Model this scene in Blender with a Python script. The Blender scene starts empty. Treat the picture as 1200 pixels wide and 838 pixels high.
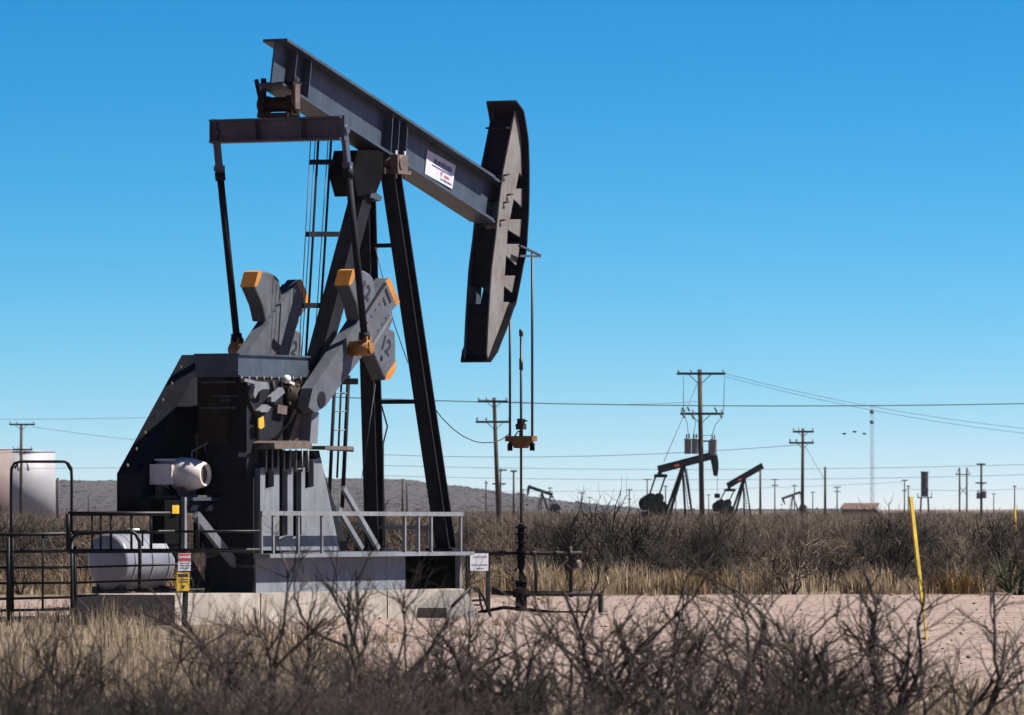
import bpy, math, random
import numpy as np
from mathutils import Vector, Matrix

random.seed(7)
R = math.radians
C = bpy.context.scene.collection
sc = bpy.context.scene

# ------------------------------------------------------------------ camera numbers
F = 8000.0          # focal length in pixels of a 1200 px wide picture
CX, HY = 600.0, 596.0
EYE = 1.8

def at(px, py, Y):
    return Vector(((px - CX) / F * Y, Y, EYE + (HY - py) / F * Y))

def gx(px, Y):
    return (px - CX) / F * Y

def gY(py):
    return F * EYE / (py - HY)

# ------------------------------------------------------------------ materials
ALB = .58    # the photo is exposed for the sunlit side: paints a little darker, exposure a little up
def dim(c): return tuple(k * ALB for k in c)
def mat(name, col, rough=0.6, var=0.25, scale=3.0, rust=0.0, rustcol=(0.16, 0.07, 0.03), metal=0.0, bump=0.0, spec=0.4, streak=0.17):
    m = bpy.data.materials.new(name); m.use_nodes = True
    nt = m.node_tree; N = nt.nodes; L = nt.links
    b = N['Principled BSDF']; col = dim(col); rustcol = dim(rustcol)
    b.inputs['Roughness'].default_value = rough
    b.inputs['Metallic'].default_value = metal
    b.inputs['Specular IOR Level'].default_value = spec
    tc = N.new('ShaderNodeTexCoord')
    n = N.new('ShaderNodeTexNoise'); n.inputs['Scale'].default_value = scale; n.inputs['Detail'].default_value = 6
    n.inputs['Roughness'].default_value = 0.65
    L.new(tc.outputs['Object'], n.inputs['Vector'])
    cr = N.new('ShaderNodeValToRGB')
    e = cr.color_ramp.elements
    e[0].position = 0.3; e[1].position = 0.72
    e[0].color = tuple(c * (1 - var) for c in col) + (1,)
    e[1].color = tuple(min(1, c * (1 + var)) for c in col) + (1,)
    L.new(n.outputs['Fac'], cr.inputs['Fac'])
    out = cr.outputs['Color']
    if streak:
        mpn = N.new('ShaderNodeMapping'); mpn.inputs['Scale'].default_value = (7, 7, .5); L.new(tc.outputs['Object'], mpn.inputs['Vector'])
        n3 = N.new('ShaderNodeTexNoise'); n3.inputs['Scale'].default_value = 1.6; n3.inputs['Detail'].default_value = 7; n3.inputs['Roughness'].default_value = .7
        L.new(mpn.outputs[0], n3.inputs['Vector'])
        mr3 = N.new('ShaderNodeMapRange'); mr3.inputs['From Min'].default_value = .35; mr3.inputs['From Max'].default_value = .65
        mr3.inputs['To Min'].default_value = 1 - streak; mr3.inputs['To Max'].default_value = 1 + streak * .5
        L.new(n3.outputs['Fac'], mr3.inputs['Value'])
        vm = N.new('ShaderNodeVectorMath'); vm.operation = 'SCALE'; L.new(out, vm.inputs[0]); L.new(mr3.outputs[0], vm.inputs['Scale']); out = vm.outputs[0]
    if rust > 0:
        n2 = N.new('ShaderNodeTexNoise'); n2.inputs['Scale'].default_value = scale * 1.7; n2.inputs['Detail'].default_value = 8
        n2.inputs['Roughness'].default_value = 0.75
        L.new(tc.outputs['Object'], n2.inputs['Vector'])
        r2 = N.new('ShaderNodeValToRGB'); r2.color_ramp.elements[0].position = 0.72 - rust * 0.35
        r2.color_ramp.elements[1].position = 0.80 - rust * 0.3
        L.new(n2.outputs['Fac'], r2.inputs['Fac'])
        mx = N.new('ShaderNodeMix'); mx.data_type = 'RGBA'
        L.new(r2.outputs['Color'], mx.inputs[0]); L.new(out, mx.inputs[6]); mx.inputs[7].default_value = rustcol + (1,)
        out = mx.outputs[2]
    L.new(out, b.inputs['Base Color'])
    if bump:
        bp = N.new('ShaderNodeBump'); bp.inputs['Strength'].default_value = bump; bp.inputs['Distance'].default_value = 0.02
        L.new(n.outputs['Fac'], bp.inputs['Height']); L.new(bp.outputs['Normal'], b.inputs['Normal'])
    return m

M = {}
M['grey'] = mat('grey_paint', (0.06, 0.083, 0.115), 0.5, 0.3, 2.2, 0.16, (0.09, 0.06, 0.045), bump=0.06, spec=.35, streak=.25)
M['weightgrey'] = mat('weight_grey_paint', (0.096, 0.108, 0.13), 0.65, 0.32, 3.5, 0.42, bump=0.25)
M['dark'] = mat('dark_paint', (0.019, 0.0205, 0.028), 0.7, 0.4, 2.0, 0.3, (0.045, 0.026, 0.016), bump=.1, spec=0.1, streak=.4)
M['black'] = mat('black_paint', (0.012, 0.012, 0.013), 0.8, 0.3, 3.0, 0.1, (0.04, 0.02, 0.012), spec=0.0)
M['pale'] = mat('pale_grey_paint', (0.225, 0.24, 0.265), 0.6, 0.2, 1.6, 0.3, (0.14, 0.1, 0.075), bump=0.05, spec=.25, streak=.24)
M['headgrey'] = mat('weathered_grey_paint', (0.23, 0.215, 0.20), 0.6, 0.22, 2.5, 0.5, (0.2, 0.11, 0.05), bump=0.06)
M['orange'] = mat('orange_paint', (0.62, 0.25, 0.035), 0.55, 0.2, 5, 0.12)
M['orangehub'] = mat('orange_greasy_paint', (0.4, 0.17, 0.03), 0.5, 0.5, 22, 0.35)
M['carrier'] = mat('rusty_orange_casting', (0.24, 0.095, 0.025), 0.75, 0.4, 9, 0, bump=0.3)
M['rust'] = mat('rusty_steel', (0.11, 0.042, 0.018), 0.8, 0.45, 9, 0, bump=0.3)
M['brown'] = mat('oily_brown_iron', (0.035, 0.024, 0.018), 0.6, 0.5, 6, 0.3, (0.07, 0.035, 0.02), bump=0.3, spec=.05)
M['greasy'] = mat('greasy_cast_iron', (0.15, 0.11, 0.085), 0.6, 0.45, 7, 0.35, (0.06, 0.03, 0.02), bump=0.3)
M['cream'] = mat('cream_motor_paint', (0.95, 0.86, 0.78), 0.45, 0.12, 4, 0.06)
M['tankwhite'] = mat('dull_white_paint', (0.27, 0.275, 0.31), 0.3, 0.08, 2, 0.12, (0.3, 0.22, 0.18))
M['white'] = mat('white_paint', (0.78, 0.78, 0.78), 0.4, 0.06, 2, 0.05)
M['sign'] = mat('white_sign_face', (0.74, 0.74, 0.77), 0.5, 0.12, 6, 0.06, (0.4, 0.33, 0.28))
M['blueink'] = mat('blue_lettering', (0.09, 0.1, 0.26), 0.5, 0.1, streak=0)
M['fadedred'] = mat('faded_red_print', (0.5, 0.16, 0.18), 0.6, 0.2)
M['redink'] = mat('red_sign_paint', (0.55, 0.03, 0.04), 0.5, 0.15)
M['blackink'] = mat('black_lettering', (0.015, 0.015, 0.018), 0.5, 0.1, streak=0)
M['yellow'] = mat('yellow_sign_paint', (0.72, 0.45, 0.02), 0.45, 0.12)
M['post'] = mat('yellow_marker_plastic', (0.8, 0.56, 0.06), 0.5, 0.25, 8)
M['concrete'] = mat('concrete', (0.43, 0.37, 0.315), 0.9, 0.32, 2.2, 0.5, (0.28, 0.2, 0.15), bump=0.25)
M['concretedark'] = mat('weathered_concrete', (0.24, 0.22, 0.2), 0.9, 0.3, 2.5, 0.25, (0.13, 0.1, 0.08), bump=0.3)
M['wire'] = mat('weathered_wire', (0.1, 0.11, 0.13), 0.6, 0.1)
M['rope'] = mat('steel_rope', (0.03, 0.03, 0.033), 0.5, 0.2, 40)
M['pole'] = mat('weathered_pole_wood', (0.085, 0.055, 0.038), 0.9, 0.4, 3, 0, bump=0.3)
M['farpole'] = mat('far_pole_wood', (0.07, 0.055, 0.048), 0.9, 0.3, 1)
M['can'] = mat('transformer_grey', (0.3, 0.29, 0.3), 0.5, 0.1, 3)
M['porcelain'] = mat('porcelain', (0.3, 0.28, 0.28), 0.3, 0.15)
M['tank'] = mat('tank_white_steel', (0.4, 0.385, 0.4), 0.6, 0.15, 0.25, 0.16, (0.3, 0.17, 0.11))
M['tankbrown'] = mat('rusty_tank_steel', (0.24, 0.17, 0.15), 0.7, 0.3, 0.3)
M['hazegalv'] = mat('hazed_galvanised_steel', (0.4, 0.45, 0.5), 0.5, 0.1)  # blue of the distant haze is mixed into the steel colour
M['tower'] = mat('rusty_dark_tower', (0.035, 0.022, 0.022), 0.8, 0.3, .5)
M['farsteel'] = mat('far_dark_steel', (0.035, 0.035, 0.045), 0.6, 0.2)
M['roof'] = mat('brown_roof_sheet', (0.16, 0.085, 0.06), 0.8, 0.2, 0.5)
M['bird'] = mat('bird_feathers', (0.05, 0.05, 0.055), 0.8, 0.3, 4)
M['gate'] = mat('gate_pipe_black', (0.018, 0.016, 0.016), 0.5, 0.4, 5, 0.3, (0.06, 0.03, 0.018), spec=0.2)
M['railpale'] = mat('pale_rail_paint', (0.24, 0.245, 0.255), 0.5, 0.2, 6, 0.1)
M['pipe'] = mat('rusty_flow_pipe', (0.03, 0.018, 0.013), 0.8, 0.5, 5, bump=0.1)

def bark(name, a, b, lo=.25, hi=.8):
    m = bpy.data.materials.new(name); m.use_nodes = True
    nt = m.node_tree; N = nt.nodes; L = nt.links; p = N['Principled BSDF']
    p.inputs['Roughness'].default_value = 0.85; p.inputs['Specular IOR Level'].default_value = 0.2
    tc = N.new('ShaderNodeTexCoord'); n = N.new('ShaderNodeTexNoise'); n.inputs['Scale'].default_value = 4.0
    n.inputs['Detail'].default_value = 4
    L.new(tc.outputs['Object'], n.inputs['Vector'])
    oi = N.new('ShaderNodeObjectInfo')
    ad = N.new('ShaderNodeMath'); ad.operation = 'MULTIPLY_ADD'; ad.inputs[1].default_value = 0.45
    L.new(oi.outputs['Random'], ad.inputs[0]); L.new(n.outputs['Fac'], ad.inputs[2])
    sb = N.new('ShaderNodeMath'); sb.operation = 'SUBTRACT'; sb.inputs[1].default_value = 0.22; L.new(ad.outputs[0], sb.inputs[0])
    cr = N.new('ShaderNodeValToRGB'); cr.color_ramp.elements[0].position = lo; cr.color_ramp.elements[1].position = hi
    cr.color_ramp.elements[0].color = dim(a) + (1,); cr.color_ramp.elements[1].color = dim(b) + (1,)
    L.new(sb.outputs[0], cr.inputs['Fac']); L.new(cr.outputs['Color'], p.inputs['Base Color'])
    return m
M['bark'] = bark('mesquite_bark', (0.012, 0.009, 0.008), (0.1, 0.077, 0.065))
M['barkmid'] = bark('thicket_bark', (0.012, 0.008, 0.006), (0.36, 0.27, 0.2), lo=.42, hi=.86)

def grassmat(name, a, b):
    m = bpy.data.materials.new(name); m.use_nodes = True
    nt = m.node_tree; N = nt.nodes; L = nt.links; p = N['Principled BSDF']
    p.inputs['Roughness'].default_value = 0.7; p.inputs['Specular IOR Level'].default_value = 0.2
    g = N.new('ShaderNodeNewGeometry'); n = N.new('ShaderNodeTexNoise'); n.inputs['Scale'].default_value = 1.3
    n.inputs['Detail'].default_value = 5
    L.new(g.outputs['Position'], n.inputs['Vector'])
    ad = N.new('ShaderNodeMath'); ad.operation = 'MULTIPLY_ADD'; ad.inputs[1].default_value = 0.35
    L.new(g.outputs['Random Per Island'], ad.inputs[0]); L.new(n.outputs['Fac'], ad.inputs[2])
    cr = N.new('ShaderNodeValToRGB'); cr.color_ramp.elements[0].position = 0.4; cr.color_ramp.elements[1].position = 0.95
    cr.color_ramp.elements[0].color = dim(a) + (1,); cr.color_ramp.elements[1].color = dim(b) + (1,)
    L.new(ad.outputs[0], cr.inputs['Fac']); L.new(cr.outputs['Color'], p.inputs['Base Color'])
    tr = N.new('ShaderNodeBsdfTranslucent'); L.new(cr.outputs['Color'], tr.inputs['Color'])
    mx = N.new('ShaderNodeMixShader'); mx.inputs[0].default_value = 0.3
    L.new(p.outputs[0], mx.inputs[1]); L.new(tr.outputs[0], mx.inputs[2]); L.new(mx.outputs[0], N['Material Output'].inputs['Surface'])
    return m
M['grass'] = grassmat('dry_grass', (0.25, 0.18, 0.11), (0.85, 0.66, 0.44))
M['rustgrass'] = grassmat('rust_grass', (0.12, 0.065, 0.02), (0.33, 0.19, 0.06))
M['greengrass'] = grassmat('olive_leaves', (0.05, 0.065, 0.02), (0.14, 0.15, 0.06))

def groundmat(name, cols, scales, bump=0.3, stones=None, pos=(1, 1, 1)):
    m = bpy.data.materials.new(name); m.use_nodes = True
    nt = m.node_tree; N = nt.nodes; L = nt.links; p = N['Principled BSDF']
    p.inputs['Roughness'].default_value = 0.95; p.inputs['Specular IOR Level'].default_value = 0.1
    g = N.new('ShaderNodeNewGeometry'); cols = [dim(c) for c in cols]
    pm_ = N.new('ShaderNodeMapping'); pm_.inputs['Scale'].default_value = pos; L.new(g.outputs['Position'], pm_.inputs['Vector'])
    prev = None
    for i, (s, c0, c1) in enumerate(zip(scales, cols[:-1], cols[1:])):
        n = N.new('ShaderNodeTexNoise'); n.inputs['Scale'].default_value = s; n.inputs['Detail'].default_value = 8
        n.inputs['Roughness'].default_value = 0.7
        L.new(pm_.outputs[0], n.inputs['Vector'])
        r = N.new('ShaderNodeValToRGB'); r.color_ramp.elements[0].position = 0.38; r.color_ramp.elements[1].position = 0.66
        L.new(n.outputs['Fac'], r.inputs['Fac'])
        mx = N.new('ShaderNodeMix'); mx.data_type = 'RGBA'
        L.new(r.outputs['Color'], mx.inputs[0])
        if prev is None: mx.inputs[6].default_value = c0 + (1,)
        else: L.new(prev, mx.inputs[6])
        mx.inputs[7].default_value = c1 + (1,)
        prev = mx.outputs[2]; last = n
    if stones:
        v = N.new('ShaderNodeTexVoronoi'); v.inputs['Scale'].default_value = stones
        L.new(g.outputs['Position'], v.inputs['Vector'])
        hs = N.new('ShaderNodeHueSaturation'); L.new(prev, hs.inputs['Color'])
        mr = N.new('ShaderNodeMapRange'); mr.inputs['To Min'].default_value = 0.45; mr.inputs['To Max'].default_value = 1.5
        sx = N.new('ShaderNodeSeparateColor'); L.new(v.outputs['Color'], sx.inputs[0]); L.new(sx.outputs[0], mr.inputs['Value'])
        L.new(mr.outputs[0], hs.inputs['Value']); prev = hs.outputs[0]
        bp = N.new('ShaderNodeBump'); bp.inputs['Strength'].default_value = bump; bp.inputs['Distance'].default_value = 0.03
        bp.invert = True
        L.new(v.outputs['Distance'], bp.inputs['Height']); L.new(bp.outputs['Normal'], p.inputs['Normal'])
    else:
        bp = N.new('ShaderNodeBump'); bp.inputs['Strength'].default_value = bump; bp.inputs['Distance'].default_value = 0.05
        L.new(last.outputs['Fac'], bp.inputs['Height']); L.new(bp.outputs['Normal'], p.inputs['Normal'])
    L.new(prev, p.inputs['Base Color'])
    return m
M['earth'] = groundmat('dry_earth', [(0.2, 0.145, 0.11), (0.28, 0.21, 0.15), (0.12, 0.09, 0.07)], [0.05, 0.6])
M['stone'] = mat('field_stone', (0.26, 0.18, 0.15), 0.9, 0.5, 3)
M['pad'] = groundmat('caliche_gravel', [(0.33, 0.245, 0.21), (0.42, 0.325, 0.28), (0.25, 0.18, 0.15), (0.37, 0.28, 0.24)], [0.16, 0.5, 1.4], 0.4, 11.0, pos=(.35, 1.3, 1))
M['hill'] = groundmat('scrub_hill', [(0.055, 0.044, 0.043), (0.15, 0.115, 0.098), (0.032, 0.028, 0.03), (0.075, 0.058, 0.054)], [0.006, 0.05, 0.16], 0.0, pos=(1, .06, 1))

# ------------------------------------------------------------------ mesh builder
class MB:
    def __init__(s): s.v = []; s.f = []; s.smooth = []
    def add(s, vs, fs, smooth=False):
        o = len(s.v); s.v += [tuple(v) for v in vs]
        for f in fs: s.f.append(tuple(i + o for i in f)); s.smooth.append(smooth)
        return s
    def box(s, c, size, rot=None):
        hx, hy, hz = (k / 2 for k in size)
        vs = [Vector((x, y, z)) for x in (-hx, hx) for y in (-hy, hy) for z in (-hz, hz)]
        if rot is not None: vs = [rot @ v for v in vs]
        c = Vector(c)
        return s.add([v + c for v in vs], [(0, 1, 3, 2), (4, 6, 7, 5), (0, 4, 5, 1), (2, 3, 7, 6), (0, 2, 6, 4), (1, 5, 7, 3)])
    def span(s, a, b):
        return s.box([(p + q) / 2 for p, q in zip(a, b)], [abs(p - q) for p, q in zip(a, b)])
    def bar(s, p0, p1, w, h, up=(0, 0, 1)):
        p0, p1 = Vector(p0), Vector(p1); d = (p1 - p0); L = d.length; d.normalize()
        u = Vector(up); x = d.cross(u)
        if x.length < 1e-4: x = d.cross(Vector((1, 0, 0)))
        x.normalize(); y = x.cross(d)
        vs = [p + x * (w / 2 * a) + y * (h / 2 * b) for p in (p0, p1) for a, b in ((-1, -1), (1, -1), (1, 1), (-1, 1))]
        return s.add(vs, [(3, 2, 1, 0), (4, 5, 6, 7), (0, 1, 5, 4), (1, 2, 6, 5), (2, 3, 7, 6), (3, 0, 4, 7)])
    def hbar(s, p0, p1, w, h, tf, tw, up=(0, 0, 1)):
        """H section: flanges (width w) separated along 'up' by depth h"""
        p0, p1 = Vector(p0), Vector(p1); d = (p1 - p0).normalized(); x = d.cross(Vector(up)).normalized(); y = x.cross(d)
        o = y * (h / 2 - tf / 2)
        s.bar(p0 + o, p1 + o, w, tf, up); s.bar(p0 - o, p1 - o, w, tf, up)
        s.bar(p0, p1, tw, h - 2 * tf - 0.004, up)
        return s
    def tube(s, pts, r, n=8, r1=None, caps=True):
        pts = [Vector(p) for p in pts]; K = len(pts); o = len(s.v); ref = None
        for i, p in enumerate(pts):
            d = (pts[min(i + 1, K - 1)] - pts[max(i - 1, 0)]).normalized()
            if ref is None:
                ref = d.cross(Vector((0.31, 0.2, 0.93)))
                if ref.length < 0.1: ref = d.cross(Vector((1, 0, 0)))
            x = (ref - d * ref.dot(d)).normalized(); ref = x; y = d.cross(x)
            rr = r if r1 is None else r + (r1 - r) * i / (K - 1)
            for k in range(n):
                a = 2 * math.pi * k / n
                s.v.append(tuple(p + x * (rr * math.cos(a)) + y * (rr * math.sin(a))))
        for i in range(K - 1):
            for k in range(n):
                s.f.append((o + i * n + k, o + i * n + (k + 1) % n, o + (i + 1) * n + (k + 1) % n, o + (i + 1) * n + k)); s.smooth.append(True)
        if caps:
            s.f.append(tuple(o + k for k in reversed(range(n)))); s.smooth.append(False)
            s.f.append(tuple(o + (K - 1) * n + k for k in range(n))); s.smooth.append(False)
        return s
    def cyl(s, p0, p1, r0, r1=None, n=20):
        return s.tube([p0, p1], r0, n, r0 if r1 is None else r1)
    def lathe(s, p0, axis, prof, n=24):
        """prof: list of (distance along axis, radius)"""
        axis = Vector(axis).normalized(); x = axis.cross(Vector((0.3, 0.1, 0.94)))
        if x.length < 0.1: x = axis.cross(Vector((1, 0, 0)))
        x.normalize(); y = axis.cross(x); o = len(s.v); p0 = Vector(p0)
        for t, r in prof:
            for k in range(n):
                a = 2 * math.pi * k / n
                s.v.append(tuple(p0 + axis * t + x * (r * math.cos(a)) + y * (r * math.sin(a))))
        for i in range(len(prof) - 1):
            for k in range(n):
                s.f.append((o + i * n + k, o + i * n + (k + 1) % n, o + (i + 1) * n + (k + 1) % n, o + (i + 1) * n + k)); s.smooth.append(abs(prof[i][0] - prof[i + 1][0]) > 1e-6)
        s.f.append(tuple(o + k for k in reversed(range(n)))); s.smooth.append(False)
        s.f.append(tuple(o + (len(prof) - 1) * n + k for k in range(n))); s.smooth.append(False)
        return s
    def prism(s, poly, off):
        """poly: 3D points of a planar outline, extruded by the vector off"""
        off = Vector(off); n = len(poly); o = len(s.v)
        s.v += [tuple(Vector(p)) for p in poly] + [tuple(Vector(p) + off) for p in poly]
        s.f.append(tuple(o + i for i in range(n))); s.f.append(tuple(o + n + i for i in reversed(range(n))))
        s.smooth += [False, False]
        for i in range(n):
            j = (i + 1) % n
            s.f.append((o + i, o + n + i, o + n + j, o + j)); s.smooth.append(False)
        return s
    def build(s, name, m, parent=None, fix=True):
        me = bpy.data.meshes.new(name); me.from_pydata(s.v, [], s.f)
        me.polygons.foreach_set('use_smooth', s.smooth)
        if fix:
            import bmesh
            bm = bmesh.new(); bm.from_mesh(me); bmesh.ops.recalc_face_normals(bm, faces=bm.faces); bm.to_mesh(me); bm.free()
        me.materials.append(M[m] if isinstance(m, str) else m)
        o = bpy.data.objects.new(name, me); C.objects.link(o)
        if parent: o.parent = parent
        return o

def tag(o, label=None, cat=None, group=None, kind=None):
    if label: o['label'] = label
    if cat: o['category'] = cat
    if group: o['group'] = group
    if kind: o['kind'] = kind
    return o

def empty(name, loc, rz=0.0):
    o = bpy.data.objects.new(name, None); o.empty_display_size = 0.3
    o.location = loc; o.rotation_euler = (0, 0, rz); C.objects.link(o); return o

def text_mesh(body, size, name, m, parent, matrix):
    cu = bpy.data.curves.new(name, 'FONT'); cu.body = body; cu.size = size; cu.align_x = 'CENTER'; cu.align_y = 'CENTER'; cu.extrude = 0.002; cu.offset = size * .03
    t = bpy.data.objects.new(name + '_tmp', cu)
    me = bpy.data.meshes.new_from_object(t); bpy.data.objects.remove(t)
    me.transform(matrix); me.materials.clear(); me.materials.append(M[m]); me.name = name
    o = bpy.data.objects.new(name, me); C.objects.link(o); o.parent = parent
    return o

# ------------------------------------------------------------------ the big pumpjack's own frame
YAW = R(63.0)
c_, s_ = math.cos(YAW), math.sin(YAW)
OX, OY = gx(443, 113.0), 113.0
# u = forward along the beam (right and away), v = to the machine's right (right and towards the road), w = up
def uv2w(u, v, w): return Vector((OX + u * c_ + v * s_, OY + u * s_ - v * c_, w))
def loc(u, v, w): return Vector((u, -v, w))
def PV(px, py, v):
    a = (px - CX) / F; b = (HY - py) / F
    u = (a * (OY - v * c_) - OX - v * s_) / (c_ - a * s_)
    Y = OY + u * s_ - v * c_
    return Vector((u, -v, EYE + b * Y))
def PU(px, py, u):
    a = (px - CX) / F; b = (HY - py) / F
    v = (a * (OY + u * s_) - OX - u * c_) / (s_ + a * c_)
    Y = OY + u * s_ - v * c_
    return Vector((u, -v, EYE + b * Y))
def PW(px, py, v0, v1):
    return PV(px, py, v0)
def slab(mb, pts, v_face, v_back):
    poly = [PV(x, y, v_face) for x, y in pts]
    return mb.prism(poly, (0, v_face - v_back, 0))   # local y = -v

pump = empty('pumpjack', (OX, OY, 0), YAW)
tag(pump, 'large grey pumpjack with orange tipped counterweights standing on the concrete pad', 'pumpjack', 'pumpjacks of the oil field')

# ---- walking beam
FW = .225
P1, P2 = PV(337, 45, FW), PV(585, 209, FW)
Q1, Q2 = PV(331, 99.7, FW), PV(581, 261, FW)
def ext(a, b, t): return a + (b - a) * t
P2 = ext(P1, P2, 1.06); Q2 = ext(Q1, Q2, 1.07)
mid = lambda p: Vector((p.x, 0, p.z))
def beamdir(): return (mid(P2) - mid(P1)).normalized()
BD = beamdir(); BN = Vector((-BD.z, 0, BD.x))       # normal of the beam in the machine's vertical plane
b = MB()
tf = .045
for A_, B_, sn in ((P1, P2, -1), (Q1, Q2, 1)):
    A_, B_ = mid(A_), mid(B_); k_ = .925
    M_ = A_ + (B_ - A_) * k_; w_ = Vector((0, FW, 0)); n_ = Vector((0, .19, 0))
    b.prism([A_ + w_, A_ - w_, M_ - w_, M_ - n_, B_ - n_, B_ + n_, M_ + n_, M_ + w_], BN * tf * sn)
b.prism([mid(P1) - BN * (tf + .002) + Vector((0, .015, 0)), mid(P2) - BN * (tf + .002) + Vector((0, .015, 0)),
         mid(Q2) + BN * (tf + .002) + Vector((0, .015, 0)), mid(Q1) + BN * (tf + .002) + Vector((0, .015, 0))], (0, -.03, 0))
beam = b.build('walking_beam', 'grey', pump)
BL = (P2 - P1).length
st = MB()
for t in (.055, .115, .47, .50, .535):
    p = ext(mid(P1), mid(P2), t) - BN * (tf + .003); q = ext(mid(Q1), mid(Q2), t) + BN * (tf + .003)
    for sgn in (-1, 1):
        y0, y1 = sgn * .017, sgn * .175
        MB().prism([p + Vector((0, y0, 0)), p + Vector((0, y1, 0)), q + Vector((0, y1, 0)), q + Vector((0, y0, 0))], BD * .02).build('web_stiffener', 'grey', beam)
for t in [.6 + .035 * k for k in range(4)]:
    p = ext(mid(Q1), mid(Q2), t - .07) + BN * (tf + .001) + Vector((0, -.12, 0)); MB().cyl(p, p + BN * .03, .02, n=6).build('flange_bolt', 'greasy', beam)
for t in (.36, .385): MB().box(ext(mid(P1), mid(P2), t) + BN * .03, (.05, .05, .06)).build('lifting_lug', 'dark', beam)
# beam sign on the right web
sp = [PV(x, y, .022) for x, y in ((501, 176), (535, 194), (529, 224), (498, 207))]
# the plate stands on the flange tips' plane
sp = [PV(x, y, .034) for x, y in ((501, 175.5), (534, 194), (530, 221.5), (498, 203.5))]
sg = MB().prism(sp, (0, .012, 0)).build('beam_sign', 'sign', pump)
def sign_pt(a, bb): 
    return (sp[0] * (1 - a) + sp[1] * a) * (1 - bb) + (sp[3] * (1 - a) + sp[2] * a) * bb + Vector((0, -.004, 0))
def strokes(mbx, rows, seed):
    rg = random.Random(seed)
    for y0, y1, a0, a1, wid in rows:
        a = a0
        while a < a1:
            w = wid * rg.uniform(.5, 1.2)
            k0 = y0 + rg.uniform(0, .25) * (y1 - y0); k1 = y1 - rg.uniform(0, .1) * (y1 - y0)
            mbx.prism([sign_pt(a, k0), sign_pt(min(a + w, a1), k0), sign_pt(min(a + w, a1), k1), sign_pt(a, k1)], (0, .002, 0))
            a += w + wid * .35
lt = MB(); strokes(lt, [(.16, .40, .26, .90, .04)], 3)
lt.prism([sign_pt(.2, .47), sign_pt(.92, .47), sign_pt(.92, .52), sign_pt(.2, .52)], (0, .002, 0))
strokes(lt, [(.82, .9, .55, .95, .03)], 5)
lt.build('sign_lettering', 'blueink', sg)
rl = MB(); strokes(rl, [(.62, .74, .66, .86, .04)], 8); rl.prism([sign_pt(.52, .6), sign_pt(.62, .52), sign_pt(.6, .58), sign_pt(.55, .8)], (0, .002, 0))
rl.build('sign_emblem', 'fadedred', sg)

# ---- horsehead
side_px = [(604, 130), (596, 170), (590, 200), (585, 240), (581, 280), (576.5, 315), (573, 370), (571, 413), (572, 420),
           (576, 409), (580, 398), (585, 386), (590, 372), (594, 360), (596.8, 354), (590, 354), (590.7, 335), (600, 343), (604, 323),
           (591.5, 323), (593, 299), (605, 311), (607, 302), (609.6, 286), (594, 286), (595, 269), (609.8, 278), (611.5, 257),
           (597.5, 257), (602, 233), (612, 243), (612.4, 221), (604.5, 221), (608.5, 202), (612, 207), (612, 195), (611, 165), (608, 145)]
hs = MB(); slab(hs, side_px, .228, .202); head = hs.build('horsehead', 'headgrey', pump)
hl = MB(); hl.prism([Vector((p.x, .202, p.z)) for p in [PV(x, y, .228) for x, y in side_px]], (0, .025, 0))
hl.build('side_plate', 'grey', head)
arc_px = [(601, 119), (606.5, 131), (609, 145), (612, 165), (613, 195), (613, 221), (612.6, 243), (612, 257), (610.6, 278), (610.4, 286), (608, 302), (606, 311), (603.5, 325), (600.5, 340), (597.5, 355), (594.6, 361), (590.7, 373), (585.6, 387), (580.6, 399), (576, 411), (571, 423)]
arc = [PV(x, y, .228) for x, y in arc_px]
fp = MB()
for i in range(len(arc) - 1):
    a, bq = arc[i], arc[i + 1]
    d = (bq - a); d = Vector((d.x, 0, d.z)).normalized(); n = Vector((-d.z, 0, d.x)) * .035
    if n.x < 0: n = -n
    w0 = .285 if i == 0 else .34; w1 = .34
    if i == len(arc) - 2: w1 = .285
    vs = [Vector((a.x, -w0, a.z)), Vector((a.x, w0, a.z)), Vector((bq.x, w1, bq.z)), Vector((bq.x, -w1, bq.z))]
    fp.prism(vs, n)
fp.build('face_plate', 'dark', head)
cp = MB()
for (x, y) in ((588, 235), (584, 262), (581, 300), (575, 372)):
    p = PV(x, y, .228)
    cp.bar((p.x + .03, -.2, p.z), (p.x + .03, .2, p.z), .16, .03)
p = PV(598, 150, .2); cp.bar((p.x, -.2, p.z), (p.x, .2, p.z), .3, .03)
# back sheets between the two side plates
for q in (((600, 140), (589, 205)), ((582, 268), (576.5, 333)), ((574.5, 356), (571.4, 416))):
    p0, p1 = (PV(x, y, .228) for x, y in q)
    cp.prism([Vector((p0.x + .05, -.2, p0.z)), Vector((p0.x + .05, .2, p0.z)), Vector((p1.x + .05, .2, p1.z)), Vector((p1.x + .05, -.2, p1.z))], (.02, 0, 0))
cp.build('back_plate', 'dark', head)
ht = MB()
for (x, y) in ((590, 206), (594, 229), (590, 238), (586, 259)):
    p = PV(x, y, .228); ht.tube([p, p + Vector((.02, -.06, .02)), p + Vector((.09, -.07, .03))], .018, 6)
ht.build('hook', 'rust', head)
br = MB()
pa, pb, pc = PV(609, 300, .36), PV(633, 300.5, .36), PV(609, 288, .36)
br.bar(pa, pb, .03, .04); br.bar(pc, pb + Vector((0, 0, .02)), .05, .03)
br.build('rope_guard', 'grey', head)
lf = MB(); p0, p1 = PU(614, 300, 0), PU(614, 300, 0)

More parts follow.
